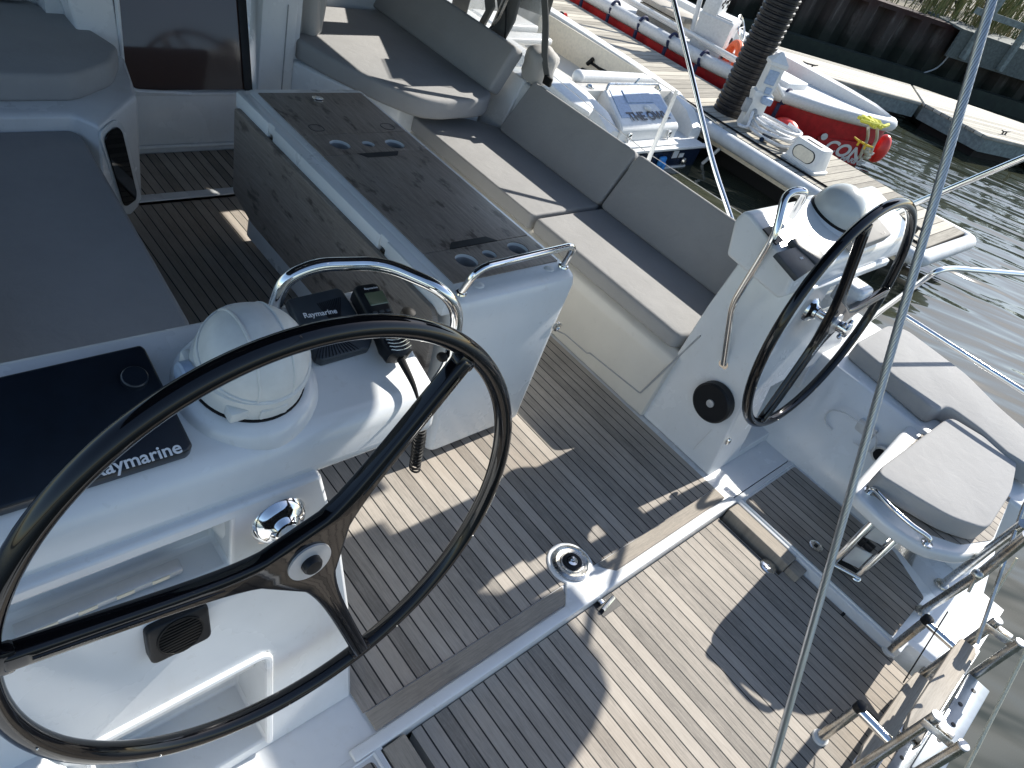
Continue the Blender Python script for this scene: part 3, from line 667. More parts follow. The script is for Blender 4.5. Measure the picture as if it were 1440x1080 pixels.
        for x in (.468, .470):
            b.ball((.436, .7345, .295 if x < .469 else .36), (.004, .002, .004), 8, 6)
        obj('strip_screw', b, M_steel, ss)
        b = B(); fy = lambda z: .64 + .15 * z - .003; b.tube(rounded([(.085, fy(.03), .03), (.085, fy(.395), .395), (.46, fy(.395), .395), (.46, fy(.03), .03)], .03, 5), .009, 8); obj('step_rim', b, M_gel, cz)
        b = B(); b.ball(at(622, 502, .985), (.014, .014, .010), 12, 8); obj('cable_gland', b, M_rubber, cz)
        b = B(); kb = at(572, 447, 1.04); b.lathe([(.010, -.03), (.010, .0), (.018, .008), (.016, .02), (.006, .026)], frame(kb, (1, 0, 0), (0, 1, .1)), 16); obj('throttle_knob', b, M_rubber, cz)
    else:
        for nm, pts4, h, tx, tp, sz in (('instrument_cover', ((1112, 336), (1139, 328), (1165, 366), (1150, 372), (1124, 349)), .030, 'Raymarine', ((1126, 341), (1141, 337)), .0105), ('instrument_cover', ((1092, 355), (1121, 346), (1148, 374), (1123, 391)), .026, 'Gui', ((1122, 365), (1132, 361)), .013)):
            p0 = V((0, .75, .99)); il = [atp(x, y, p0 + PTN * h, PTN) for x, y in pts4]
            b = B(); b.prism(il, -PTN * (h - .004), .004, 2); ic = obj(nm, b, M_slate, cz)
            tw = [atp(x, y, p0 + PTN * (h + .0005), PTN) for x, y in tp]; dx = tw[1] - tw[0]
            text('lettering', tx, frame((tw[0] + tw[1]) / 2 + PTN * .0005, dx, PTN.cross(dx)), sz, M_lettering, ic, .0003, .0006)
        p0 = V((0, .75, .998)); il = [atp(x, y, p0 + PTN * .004, PTN) for x, y in ((1073, 321), (1085, 317), (1103, 338), (1092, 344))]
        b = B(); b.prism(il, -PTN * .006, .002, 1); obj('switch_panel', b, M_black, cz)
        # canvas plotter cover at the outboard end
        il = [atp(x, y, (0, .75, 1.045), PTN) for x, y in ((1203, 336), (1236, 306), (1255, 329), (1211, 346))]
        b = B(); b.prism([p + V((0, 0, .0)) for p in il], -PTN * .05, .008, 3); ic = obj('plotter_cover', b, M_cover, cz)
        tw = [atp(x, y, (0, .75, 1.0455), PTN) for x, y in ((1233, 330.5), (1250, 325))]; dx = tw[1] - tw[0]
        text('lettering', 'Lp.c.B', frame((tw[0] + tw[1]) / 2 + PTN * .0005, dx, PTN.cross(dx)), .017, M_letblack, ic, .0003)
        # instrument pod under the binnacle, emergency plug on the inboard side
        b = B(); b.box((3.02, .72, .82), (.12, .12, .10), .02, 3); obj('throttle_pod', b, M_gel, cz)
        kc = V((2.494, .80, .305)); kb = lathe_part('engine_panel_ring', kc, [(.090, -.03), (.090, .006), (.082, .013), (.045, .012), (.020, .010)], M_black, cz, (0, 1, 0), (0, 0, -1), 40)
        lathe_part('panel_button', kc + V((-.004, 0, 0)), [(.018, 0), (.017, .012), (.008, .014)], M_silver, kb, (0, 1, 0), (0, 0, -1))
        b = B(); P_ = aty(1024, 621, .655); b.ball(P_, (.012, .01, .022), 12, 8); obj('cleat_eye', b, M_chrome, cz)
        b = B(); b.tube([atx(1001, 604, 2.484), atx(975, 632, 2.4785)], .002, 6); obj('side_seam', b, M_lightgrey, cz)
    return cz
near_c = console(1, True)
far_c = console(-1, False)

# ================================================================== steering wheels
TILT = .105
WN = V((0, -math.cos(TILT), math.sin(TILT)))
WU = V((0, math.sin(TILT), math.cos(TILT)))
WR = .491
def wheel(c, angs, lab, brand_ang):
    F = frame(c, (1, 0, 0), WU)                                  # x starboard, y up in the wheel plane, z aft
    F = Matrix(F); 
    w = thing('yacht_helm', lab, 'steering wheel', c, 'black steering wheels')
    b = B(); b.tube([F @ V((WR * math.cos(R(2.5 * i)), WR * math.sin(R(2.5 * i)), 0)) for i in range(144)], .0196, 20, True)
    obj('rim', b, M_carbon, w)
    angs = sorted(angs); out = []
    hw = lambda r: .0185 + .034 * math.exp(-(r - .05) / .06)
    rs = [.475, .42, .36, .30, .25, .20, .165, .135, .11, .09]
    for i, a in enumerate(angs):
        ca, sa = math.cos(a), math.sin(a)
        for r in rs: out.append((r * ca + hw(r) * sa, r * sa - hw(r) * ca))       # clockwise edge, going in
        pass
    # assemble each spoke as its own outline in turn round the hub
    poly = []
    for a in angs:
        ca, sa = math.cos(a), math.sin(a)
        poly += [(r * ca + hw(r) * sa, r * sa - hw(r) * ca) for r in rs[::-1]]
        poly += [(r * ca - hw(r) * sa, r * sa + hw(r) * ca) for r in rs]
    b = B(); b.prism([F @ V((x, y, .026)) for x, y in poly], F.to_3x3() @ V((0, 0, -.034)), .009, 4)
    sp = obj('spokes', b, M_carbon, w, 50)
    for a in angs:
        g = B(); g.tube([F @ V((r * math.cos(a), r * math.sin(a), .0262)) for r in (.16, .2, .3, .44)], [.001, .003, .004, .003], 8); obj('spoke_rib', g, M_carbon, sp)
        g = B(); g.box((.468, 0, .010), (.022, .050, .026), .006, 2, F @ Matrix.Rotation(a, 4, 'Z')); obj('spoke_clamp', g, M_carbon, sp)
    Fh = F @ Matrix.Translation((0, 0, .026))
    b = B(); b.lathe([(.044, -.004), (.043, .004), (.020, .005), (.019, .003)], Fh, 40); h = obj('hub_plate', b, M_silver, w)
    b = B(); b.lathe([(.0195, .004), (.0195, .014), (.016, .019), (.006, .020)], Fh, 32); obj('hub_button', b, M_black, h)
    for k in range(5):
        a = R(200 + 34 * k); g = B(); g.ball(F @ V((WR * math.cos(a), WR * math.sin(a), .0205)), .0022, 8, 6); obj('rim_rivet', g, M_steel, w)
    return w, F
def wang(c, px, py):
    F = frame(c, (1, 0, 0), WU); p = F.inverted() @ atp(px, py, c, WN); return math.atan2(p.y, p.x)
c1_ = V((.475, .656, .827)); c2_ = V((2.74, .66, .79))
w1, F1 = wheel(c1_, [wang(c1_, 652, 497), wang(c1_, -8, 922), wang(c1_, 505, 912)], 'near black steering wheel filling the lower left, in front of the plotter cover', 0)
w2, F2_ = wheel(c2_, [wang(c2_, 1214, 318), wang(c2_, 1066, 592), wang(c2_, 1247, 405)], 'far black steering wheel seen almost edge on, in front of the small instrument covers', 0)
a = wang(c2_, 1214, 318)
TF = F2_ @ Matrix.Translation((-.03, -.06, .0268)) @ Matrix.Rotation(R(58), 4, 'Z')
text('lettering', 'CARBONAUTICA', TF, .021, M_lettering, w2, .0002, .0003)
b = B(); Fk = F2_ @ Matrix.Translation((0, 0, .05)); b.lathe([(.022, -.02), (.024, .0), (.024, .02), (.030, .022), (.030, .032), (.014, .036)], Fk, 32)
for k in range(4):
    a = R(45 + 90 * k); b.box((.034, 0, .018), (.026, .018, .016), .006, 2, Fk @ Matrix.Rotation(a, 4, 'Z'))
obj('brake_knob', b, M_chrome, w2)

# ================================================================== handset and its cord
hs = thing('radio_handset', 'black radio microphone with small screen behind the near wheel, coiled cord hanging', 'radio handset', at(530, 450, 1.05), None)
HT = PTN * .04
Hp = [atp(x, y, PT0 + PTN * .034, PTN) for x, y in ((513, 411), (562, 502))]
hd_ = (Hp[1] - Hp[0]).normalized(); hs_ = PTN.cross(hd_).normalized()
HF = frame(Hp[0], hs_, -hd_ * 1.0)
L = (Hp[1] - Hp[0]).length
b = B()
sec = [(-.006, .026, .018), (.002, .032, .022), (.05, .033, .023), (.075, .029, .021), (.10, .028, .021), (.125, .032, .023), (.148, .028, .020), (.155, .014, .012)]
k_ = L / .15
rings = []
for y, hwid, hz in sec:
    rings.append([HF @ V((hwid * c_ * (1 if abs(c_) < .99 else 1), -y * k_ , hz * s_)) for c_, s_ in [(max(-1, min(1, 1.25 * math.cos(R(15 * i)))), max(-1, min(1, 1.25 * math.sin(R(15 * i))))) for i in range(24)]])
b.loft(rings); hb = obj('body', b, M_black, hs, 40)
b = B(); b.box((.004, -.030 * k_, .0232), (.044, .034, .004), .002, 1, HF); obj('screen', b, M_screen, hb)
b = B()
for i in range(6): b.tube([HF @ V((x, -(.104 + .0075 * i) * k_ - .006 * (1 - (x / .024) ** 2), .0225)) for x in (-.024, -.012, 0, .012, .024)], .0013, 5)
obj('speaker_ridges', b, M_steel, hb)
b = B()
for i in range(3):
    for j in range(2): b.box((-.016 + .016 * i, -(.060 + .012 * j) * k_, .0225), (.010, .006, .004), .001, 1, HF)
obj('keys', b, M_slate, hb)
text('lettering', 'Raymarine', HF @ Matrix.Translation((.004, -.006 * k_, .0222)), .0075, M_lettering, hb, .0002)
e0 = HF @ V((0, -.155 * k_, 0)); cd = [e0, atp(580, 538, PT0 + PTN * .022, PTN), atp(588, 562, PT0 + PTN * .012, PTN), atp(594, 585, PT0 + PTN * .008, PTN), V((.872, .80, .95)), atx(591, 600, .885)]
b = B(); b.tube(spline(cd, 6), [.009 - .006 * min(1, i / 12) for i in range(len(spline(cd, 6)))], 10); obj('strain_relief', b, M_rubber, hs)
top, bot = atx(591, 602, .885), atx(583, 660, .885)
b = B(); pts = []
nt_ = 13
for i in range(nt_ * 14 + 1):
    u = i / (nt_ * 14); a = 2 * math.pi * nt_ * u; p = top.lerp(bot, u); pts.append(p + V((.0125 * math.cos(a), .0125 * math.sin(a), 0)))
b.tube(pts, .0027, 6)
pts = []
for i in range(12 * 12 + 1):
    u = i / 144; a = 2 * math.pi * 12 * u; p = bot.lerp(top + V((.02, .02, -.02)), u) + V((.018, .014, 0)) * math.sin(u * 3.1); pts.append(p + V((.011 * math.cos(a), .011 * math.sin(a), 0)))
b.tube(pts, .0028, 6)
obj('coiled_cord', b, M_rubber, hs)

# ================================================================== helm seat
hseat = thing('swing_bench', 'white hinged helm seat on two chrome legs beside the far wheel', 'helm seat', (2.9, 0, 0))
zs = .425
so = [at(x, y, zs) for x, y in ((1207, 690), (1213, 676), (1330, 588), (1440, 640), (1445, 660), (1386, 752), (1370, 768), (1320, 772))]
so = [V((2.475, .165, zs)), V((2.56, .185, zs)), V((3.20, .235, zs)), V((3.46, .15, zs)), V((3.52, -.12, zs)), V((3.40, -.215, zs)), V((2.80, -.285, zs)), V((2.62, -.24, zs)), V((2.50, -.135, zs)), V((2.46, .0, zs))]
b = B(); b.prism(rounded(so, .05, 4, True), (0, 0, -.055), .018, 4); st = obj('seat_tray', b, M_gel, hseat)
tk = [V((2.545, .15, zs + .003)), V((3.3, .17, zs + .003)), V((3.3, -.22, zs + .003)), V((2.83, -.27, zs + .003)), V((2.66, -.20, zs + .003)), V((2.56, -.08, zs + .003))]
b = B(); b.prism(rounded(tk, .02, 3, True), (0, 0, -.006)); obj('teak_inlay', b, M_teak, hseat, 0)
ra, rb_ = V((2.475, .128, zs)), V((2.56, -.205, zs))
ra, rb_ = at(1222, 692, zs), at(1303, 764, zs)
zr = V((-.035, -.02, .035)); mid_ = (ra + rb_) / 2 + V((-.06, -.03, .02))
b = B(); b.tube(spline([ra, ra + V((-.012, -.01, .03)), ra.lerp(rb_, .28) + V((-.035, -.015, .036)), ra.lerp(rb_, .62) + V((-.035, -.02, .036)), ra.lerp(rb_, .92) + V((-.012, -.01, .03)), rb_], 6), .010, 12); obj('grab_rail', b, M_chrome, hseat)
for P_ in (ra, rb_): lathe_part('rail_foot', P_, [(.022, -.002), (.021, .004), (.014, .006)], M_chrome, hseat)
l0, l1 = at(1166, 795, .006), at(1203, 813, .006)
dl = V((.10, .0, .37))
b = B(); b.tube([l0, l0 + dl], .0145, 14); obj('leg', b, M_chrome, hseat)
b = B(); b.tube([l1, l1 + dl], .0145, 14); obj('leg', b, M_chrome, hseat)
b = B(); b.tube([l0 + V((0, .01, .012)), l1 + V((0, -.01, .012))], .012, 12); b.ball(l1 + V((0, 0, .005)), (.022, .022, .012), 14, 8); obj('foot_bar', b, M_chrome, hseat)
def lp(u, v, off=0): return l0.lerp(l1, u) + dl * v + V((off, 0, 0))
b = B(); b.prism([lp(.18, .12), lp(.82, .12), lp(.82, .34), lp(.18, .34)], (.006, 0, 0), .002, 1); b.prism([lp(.18, .48), lp(.82, .48), lp(.82, .9), lp(.18, .9)], (.006, 0, 0), .002, 1); obj('leg_plate', b, M_silver, hseat)
b = B(); b.box(tuple(lp(.5, .41)), (.03, .045, .03), .006); b.box(tuple(lp(.25, .42)), (.02, .02, .04), .005); b.box(tuple(lp(.5, .93)), (.05, .06, .05), .01); obj('leg_catch', b, M_black, hseat)
b = B(); b.bx(l1.x - .012, l1.x + .05, l1.y - .01, l0.y + .02, .003, .006); obj('foot_well', b, M_black, hseat)
zc = .515
hc = [at(x, y, zc) for x, y in ((1236, 666), (1240, 656), (1332, 588), (1342, 588), (1428, 640), (1431, 652), (1424, 690), (1394, 738), (1384, 742), (1340, 728), (1300, 705))]
cushion('seat_cushion', 'pale sunlit square cushion on the helm seat, with a dark shaded side', hc, (0, 0, -.082), group=GC, rnd=.05, bev=.018)

# ================================================================== backstay: a twisted wire
top, bot = atd(1400, -18, .565), atd(1081, 1095, .80)
ax_ = (bot - top); top2, bot2 = top - ax_ * .5, bot + ax_ * .9
ln = (bot2 - top2).length; axn = ax_.normalized(); u_ = axn.orthogonal().normalized(); v_ = axn.cross(u_)
b = B(); ns, rw = 11, .0042; pitch = .062; nst = int(ln / pitch * 14)
for s_ in range(ns):
    pts = []
    for i in range(nst + 1):
        d = ln * i / nst; a = 2 * math.pi * (d / pitch + s_ / ns); pts.append(top2 + axn * d + (u_ * math.cos(a) + v_ * math.sin(a)) * rw * .76)
    b.tube(pts, rw * .222, 6, caps=False)
b.tube([top2, bot2], rw * .42, 8)
one('backstay_wire', b, M_wire, 'twisted steel backstay wire crossing the right side from top to bottom', 'wire', smooth=60)

# ================================================================== boarding ladder, folded upright at the stern
ld = thing('boarding_ladder', 'folded stainless boarding ladder with bleached teak treads at the stern', 'ladder', (2.17, -.45, -.1))
XL, XR = 1.89, 2.46
for x, y, z0, z1 in ((XL, -.42, -.05, .415), (XR, -.42, -.02, .415), (XL - .035, -.50, -.30, .432), (XR - .03, -.50, -.30, .425)):
    b = B(); b.tube([(x, y, z0), (x, y, z1)], .0155, 16); r_ = obj('rail', b, M_steel, ld)
    b = B(); b.lathe([(.0162, -.004), (.0158, .002), (.010, .003)], frame((x, y, z1), (1, 0, 0), (0, 1, 0)), 20); obj('rail_cap', b, M_silver, r_)
for x in (XL, XR - .0):
    M_ = frame((x - .018, -.461, .385), (0, -1, .12), (0, 0, 1))
    b = B(); b.box((0, 0, .002), (.115, .026, .004), .008, 2, M_); b.box((0, 0, -.02), (.045, .028, .022), .003, 2, M_); lk_ = obj('hinge_link', b, M_steel, ld)
    for e in (-.044, .044):
        b = B(); b.lathe([(.009, .003), (.009, .006), (.004, .0065)], M_ @ Matrix.Translation((e, 0, 0)) @ Matrix.Rotation(R(180), 4, 'X') @ Matrix.Translation((0, 0, -.004)), 14); obj('hinge_bolt', b, M_silver, lk_)
for y, z in ((-.42, .27), (-.42, .03)):
    b = B(); b.prism([(XL + .02, y - .034, z + .018), (XL + .06, y - .030, z + .020), (XR - .06, y - .036, z + .018), (XR - .02, y - .022, z + .018), (XR - .03, y + .026, z + .018), (XR - .12, y + .032, z + .018), (XL + .08, y + .028, z + .018), (XL + .02, y + .016, z + .018)], (0, 0, -.020), .005, 2)
    td = obj('tread', b, M_tread, ld); b = B(); b.bx(XL + .01, XR - .01, y - .040, y - .034, z - .028, z + .012, .002); b.bx(XL + .01, XR - .01, y - .034, y + .02, z - .012, z - .006, .002); obj('tread_channel', b, M_steel, td)
for y, z in ((-.515, .20), (-.515, -.06)):
    b = B(); b.prism([(XL - .01, y - .045, z + .014), (XR - .05, y - .045, z + .014), (XR - .05, y + .03, z + .014), (XL - .01, y + .03, z + .014)], (0, 0, -.014), .004, 2); td = obj('outer_tread', b, M_galv, ld)
    for i in range(5):
        b = B(); b.lathe([(.008, -.002), (.008, .001), (.003, .0012)], frame((XL + .06 + .10 * i, y - .005 + .012 * (i % 2), z + .0145), (1, 0, 0), (0, 1, 0)), 12); obj('tread_hole', b, M_black, td)
b = B(); b.bx(XL + .1, XR + .12, -.585, -.572, -.16, .06, .002); pl_ = obj('transom_plate', b, M_galv, ld)
for i in range(4):
    b = B(); b.lathe([(.011, 0), (.010, .004)], frame((XL + .18 + .14 * i, -.571, -.03 + .02 * (i % 2)), (1, 0, 0), (0, 0, -1)), 12); obj('plate_hole', b, M_black, pl_)
for x in (1.935, 2.515):
    b = B(); b.tube([(x, -.30, -.05), (x, -.30, .185)], .0165, 14); ps = obj('hinge_post', b, M_steel, ld)
    b = B(); b.lathe([(.0185, -.008), (.0185, .018), (.012, .022)], frame((x, -.30, .18), (1, 0, 0), (0, 1, 0)), 18); obj('post_cap', b, M_black, ps)
    b = B(); b.tube([(x, -.30, .175), (x - .02, -.415, .19)], .0155, 14); obj('hinge_tube', b, M_chrome, ld)
    b = B(); b.lathe([(.028, 0), (.027, .01), (.017, .016)], frame((x, -.30, dz), (1, 0, 0), (0, 1, 0)), 18); obj('post_foot', b, M_white, ps)

# ================================================================== stern rails, wires, ropes
sr = thing('stern_rail', 'polished tube stern rail along the starboard quarter beyond the far wheel and helm seat', 'rail', (3.6, .4, .4))
RT = .0135
b = B(); b.tube(rounded([atx(1226, 446, 3.62), at(1318, 380, .93), at(1338, 377, .93), at(1470, 388, .93), at(1640, 470, .9)], .05, 5), RT, 12); b.tube([atx(1226, 446, 3.62), atx(1226, 446, 3.62) + V((0, .03, -.16))], RT, 12); obj('upper_rail', b, M_chrome, sr)
b = B(); b.tube([at(1266, 440, .70), at(1440, 551, .70), at(1600, 655, .69)], RT * .9, 12); obj('lower_rail', b, M_chrome, sr)
b = B(); b.tube([atx(1283, 288, 3.7), atx(1442, 221, 3.7), atx(1500, 196, 3.7)], RT * 1.1, 12); b.tube([atx(1283, 288, 3.7), atx(1250, 304, 3.7) + V((0, .3, -.55))], RT * 1.1, 12); obj('arch_brace', b, M_chrome, sr)
p_ = at(1296, 860, .0); b = B(); b.tube([p_, atd(1384, 803, 2.25), atd(1446, 752, 2.05)], .016, 12); o_ = obj('after_leg', b, M_steel, sr)
p2_ = at(1324, 822, .0); b = B(); b.tube([p2_, atd(1440, 736, 2.16)], .015, 12); obj('after_leg', b, M_steel, sr)
for P_ in (p_, p2_): lathe_part('leg_foot', P_ + V((0, 0, .0)), [(.030, 0), (.028, .008), (.018, .014)], M_steel, sr)
b = B(); P_ = atd(1374, 808, 2.22); b.ball(P_, (.018, .018, .018), 10, 8); b.tube([P_, atd(1362, 832, 2.25)], .005, 8); obj('shackle', b, M_steel, sr)
gr_ = thing('boarding_gate', 'bent polished gate stanchion standing behind the starboard backrest', 'stanchion', (3.55, 1.6, .45))
b = B(); b.tube(rounded([atx(944, -14, 3.55), atx(1003, 232, 3.55), atx(1034, 324, 3.55), atx(1040, 345, 3.55)], .12, 6), .0140, 12); obj('stanchion', b, M_chrome, gr_)
b = B(); b.tube([atx(952, 127, 3.60), atx(930, 180, 3.60), atx(905, 242, 3.60)], [.010, .013, .013], 12); obj('brace', b, M_white, gr_)
def wire(pts, r, m, lab, cat='line', grp=None):
    b = B(); b.tube(pts, r, 6); return one('lifeline' if cat == 'lifeline' else 'rope', b, m, lab, cat, grp)
wire([atx(640, -60, 3.64), atx(780, 24, 3.62), atx(868, 79, 3.60), atx(950, 131, 3.6), atx(1015, 178, 3.6)], .0024, M_wire, 'thin upper lifeline wire running from the top of the slanting white brace', 'lifeline', None)
wire([atx(760, 92, 3.62), atx(905, 211, 3.6), atx(975, 256, 3.6), atx(1062, 312, 3.6)], .0024, M_wire, 'thin lower lifeline wire crossing behind the starboard backrest', 'lifeline', None)
wire([atd(1520, 560, 2.2), atd(1440, 711, 2.2), atd(1382, 880, 2.2), atd(1374, 905, 2.2)], .006, M_steel, 'thin dark line hanging from the stern rail beside the ladder top', 'line')
wire([atd(1475, 850, 1.95), atd(1440, 921, 1.95), atd(1400, 1000, 1.95), atd(1352, 1095, 1.95)], .0055, M_rope, 'cream rope hanging over the water at the lower right corner', 'rope')
wire([atd(1430, 785, 2.2), atd(1398, 838, 2.25), atd(1372, 900, 2.3)], .004, M_rope, 'short pale rope tail between the stern rail legs and the ladder', 'rope')
b = B(); b.tube([atd(1333, 860, 2.4), atd(1270, 960, 2.3)], .0022, 6); one('lanyard', b, M_rubber, 'thin black lanyard stretched over the white stern deck', 'lanyard')

# ================================================================== spray hood and covered winch
dg = thing('spray_hood', 'dark grey spray hood with clear side window and steel frame at the top edge', 'spray hood', (3.1, 3.4, .7))
b = B(); P = [atx(762, -40, 3.18), atx(766, 30, 3.18), atx(765, 80, 3.17), atx(770, 118, 3.17)]; wd = V((.0, .050, .004))
b.prism([p + V((0, -.028, 0)) for p in spline(P, 4)] + [p + V((0, .026, 0)) for p in spline(P, 4)[::-1]], (.012, 0, 0), .003, 1); obj('hood_edge', b, M_canvas, dg)
b = B(); b.prism([atx(x, y, 3.26) for x, y in ((762, -60), (762, 118), (712, 88), (700, 40), (716, -60))], (.003, 0, 0)); obj('side_window', b, M_vinyl, dg)
b = B(); b.prism([atx(x, y, 3.17) for x, y in ((740, -40), (722, 30), (705, 62), (690, 66), (684, 50), (700, 20), (694, -40))], (.02, 0, 0), .004, 1)
b.prism([atx(x, y, 3.22) for x, y in ((690, -40), (694, 10), (676, 44), (668, 40), (682, 14), (676, -40))], (.02, 0, 0), .004, 1); obj('hood_flap', b, M_canvas, dg)
b = B(); b.prism([atx(x, y, 3.5) for x, y in ((690, -80), (684, 40), (640, 30), (610, 2), (600, -80))], (.003, 0, 0)); obj('front_window', b, M_vinyl, dg)
b = B(); b.tube([atx(722, -20, 3.12), atx(703, 24, 3.12), atx(683, 48, 3.12)], .009, 8); b.tube([atx(716, -20, 3.12), atx(699, 20, 3.12), atx(686, 50, 3.12)], .007, 8); obj('frame_tube', b, M_steel, dg)
b = B(); b.tube(spline([atx(712, 2, 3.14), atx(711, 40, 3.14), atx(709, 70, 3.15)], 5), .006, 6); b.tube(spline([atx(660, 36, 3.2), atx(672, 52, 3.18), atx(684, 62, 3.18), atx(690, 50, 3.18)], 5), .007, 6); obj('hood_cord', b, M_rubber, dg)
b = B(); P_ = atx(770, 114, 3.165); b.box(tuple(P_), (.02, .06, .05), .006); obj('strap_buckle', b, M_rubber, dg)
wc_ = V((3.235, 2.985, .722)); b = B()
def wf(i, k):
    a = 2 * math.pi * k / 28; z, r = ((0, .080), (.03, .088), (.07, .082), (.10, .086), (.13, .090), (.155, .086), (.175, .066), (.185, .03), (.188, .004))[i]
    r *= 1.12 + .07 * math.sin(5 * a + z * 30) + (.05 * math.sin(11 * a) if .09 < z < .16 else 0); return wc_ + V((r * math.cos(a), r * math.sin(a), z + .008 * math.sin(3 * a)))
b.loft([[wf(i, k) for k in range(28)] for i in range(9)])
one('winch', b, M_cover, 'winch under a wrinkled grey canvas cover, between the two backrests', 'winch', smooth=60)
b = B()
b.prism([(3.34, 2.84, 1.46), (3.34, 5.2, 1.46), (3.34, 5.2, 1.9), (3.34, 2.84, 1.9)], (.006, 0, 0)); b.prism([(3.34, 3.84, .74), (3.34, 4.0, .74), (3.34, 4.02, 1.64), (3.34, 3.80, 1.64)], (.006, 0, 0)); b.prism([(3.34, 4.45, .74), (3.34, 5.2, .74), (3.34, 5.2, 1.64), (3.34, 4.5, 1.64)], (.006, 0, 0)); b.prism([(3.34, 3.14, 1.30), (3.34, 3.45, 1.62), (3.34, 3.14, 1.62)], (.006, 0, 0)); b.prism([(3.345, 3.14, 1.02), (3.345, 3.14, 1.30), (3.345, 3.30, 1.30), (3.345, 3.85, 1.12), (3.345, 3.85, .92)], (.006, 0, 0)); b.prism([(3.345, 3.98, 1.22), (3.345, 4.5, 1.02), (3.345, 4.5, .90), (3.345, 3.98, 1.0)], (.006, 0, 0))
obj('side_panel', b, M_canvas, dg)  # cloth strips added, shaped to band the corner cushion with sun and shade
# unseen canopy, added above the cockpit to shade the table and near console
bm_ = thing('shade_canopy', 'unseen dark canvas canopy added over the cockpit to shade it', 'shade_canopy', (1.6, 2, 2.0))
def zb_(x): return 2.20 - .03 * (x - 1.7) ** 2 + .30 * max(0, min(1, (x - 2.6) / 1.0))
b = B(); xs = [-.6 + .25 * i for i in range(13)] + [2.52]
xs = sorted(xs); xs = [x for x in xs if x <= 2.2] + [2.28]
grid = lambda xs, ys: b.loft([[V((x, y, zb_(x))) for x in xs] + [V((x, y, zb_(x) + .012)) for x in xs[::-1]] for y in ys])
grid(xs, (.62, 1.0, 1.30)); xs2 = [-.6 + .25 * i for i in range(18)]
grid(xs2, (1.302, 2, 2.6, 3.6, 5.2)); obj('canopy', b, M_shadecloth, bm_)
b = B(); b.bx(3.66, 3.68, 1.302, 5.2, 1.87, zb_(3.65) + .04); obj('shade_valance', b, M_shadecloth, bm_)  # added side curtain, hung to keep the sun off the table
b = B()
for y in (1.31, 3.1): b.tube([V((x, y, zb_(x) - .02)) for x in xs2], .0125, 8)
obj('frame_tube', b, M_chrome, bm_)
SE = 37.0
# ================================================================== unseen panel, added and cut to cast the rounded shade on the deck
sp_ = thing('shade_panel', 'unseen dark panel added on a pole at the starboard quarter to shade the deck', 'shade panel', (3.9, .3, 1.4))
def sh(x, y, xx): return V((xx, y + (xx - x) * .0375, -.03 + (xx - x) * math.tan(R(SE))))
pp = [sh(x, y, 3.75) for x, y in ((1.06, 1.10), (1.08, .80), (1.33, .60), (1.48, .56), (1.48, .32), (1.43, .23), (1.30, .17), (1.10, .12), (.40, .12), (.40, 1.12))]
b = B(); b.prism(pp, (.03, 0, .02), .004, 1); obj('panel', b, M_navycover, sp_)
b = B(); b.tube([atx(1500, 196, 3.7), V((3.72, .42, 1.72))], .015, 10); obj('pole', b, M_chrome, sp_)  # added to carry the brace's shadow streak on across the deck
# ================================================================== harbour
ZW = -.85
b = B(); b.poly([(-60, -60, ZW), (160, -60, ZW), (160, 160, ZW), (-60, 160, ZW)]); wt = obj('water', b, M_water, None, 0); wt['kind'] = 'structure'
b = B(); b.poly([(-400, -400, -3.2), (600, -400, -3.2), (600, 600, -3.2), (-400, 600, -3.2)]); wt = obj('harbour_bed', b, M_darktimber, None, 0); wt['kind'] = 'structure'
# --- floating dock alongside
ZD = -.40
dk = thing('floating_dock', 'long bleached plank floating dock between the powerboat and the red boat', 'dock', (8.8, 5, ZD))
b = B(); b.prism([(8.11, 1.62, ZD), (8.16, 22, ZD), (9.56, 22, ZD), (9.55, 1.62, ZD)], (0, 0, -.05), .01, 1); obj('deck_planks', b, M_dock, dk)
b = B(); b.bx(8.14, 9.5, 1.7, 22, ZD - .24, ZD - .05); obj('dock_beam', b, M_beige, dk)
b = B(); b.bx(8.3, 9.4, 1.9, 22, -1.1, ZD - .22); obj('dock_float', b, M_rubber, dk)
b = B(); b.tube(rounded([(8.07, 22, ZD - .07), (8.02, 1.56, ZD - .07), (9.60, 1.53, ZD - .07), (9.60, 2.2, ZD - .10)], .1, 4), .085, 12); obj('rub_strip', b, M_dockfoam, dk)
b = B()
b.tube([V((8.24, 12, ZD + .012)), V((8.24, 1.7, ZD + .012))], .012, 6); obj('cable', b, M_rubber, dk)
b = B()
for i in range(7):
    b.tube(spline([V((8.05 + .03 * i, 4.2 + .9 * i, -.60)), V((8.0, 4.3 + .9 * i, -.85))], 3), .02, 6)
obj('hanging_loop', b, M_lightgrey, dk)
def cleat(p, m, lab, L=.26, dirv=(0, 1, 0)):
    d = V(dirv).normalized(); b = B(); p = V(p)
    b.tube([p - d * L / 2 + V((0, 0, .075)), p - d * L * .3 + V((0, 0, .062)), p + d * L * .3 + V((0, 0, .062)), p + d * L / 2 + V((0, 0, .075))], [.010, .016, .016, .010], 8)
    for s in (-.18, .18): b.tube([p + d * L * s, p + d * L * s + V((0, 0, .06))], .016, 8)
    return one('cleat', b, m, lab, 'cleat', 'dock cleats')
cleat(at(1278, 322, ZD), M_darktimber, 'dark iron cleat near the end of the plank dock, seen through the far wheel', .42)
cleat(at(985, 85, ZD), M_grey, 'grey cleat wound with rope on the dock edge beside the red boat', .36)
cleat(at(1210, 207, ZD), M_yelcap, 'yellow painted cleat on the dock by the red boat bow', .30)
cleat(at(1137, 95, ZD), M_darktimber, 'small black cleat on the far end of the wooden pontoon', .34, (1, -.5, 0))
cleat(at(1411, 189, ZD), M_darktimber, 'small black cleat near the outer corner of the wooden pontoon', .34, (1, -.2, 0))
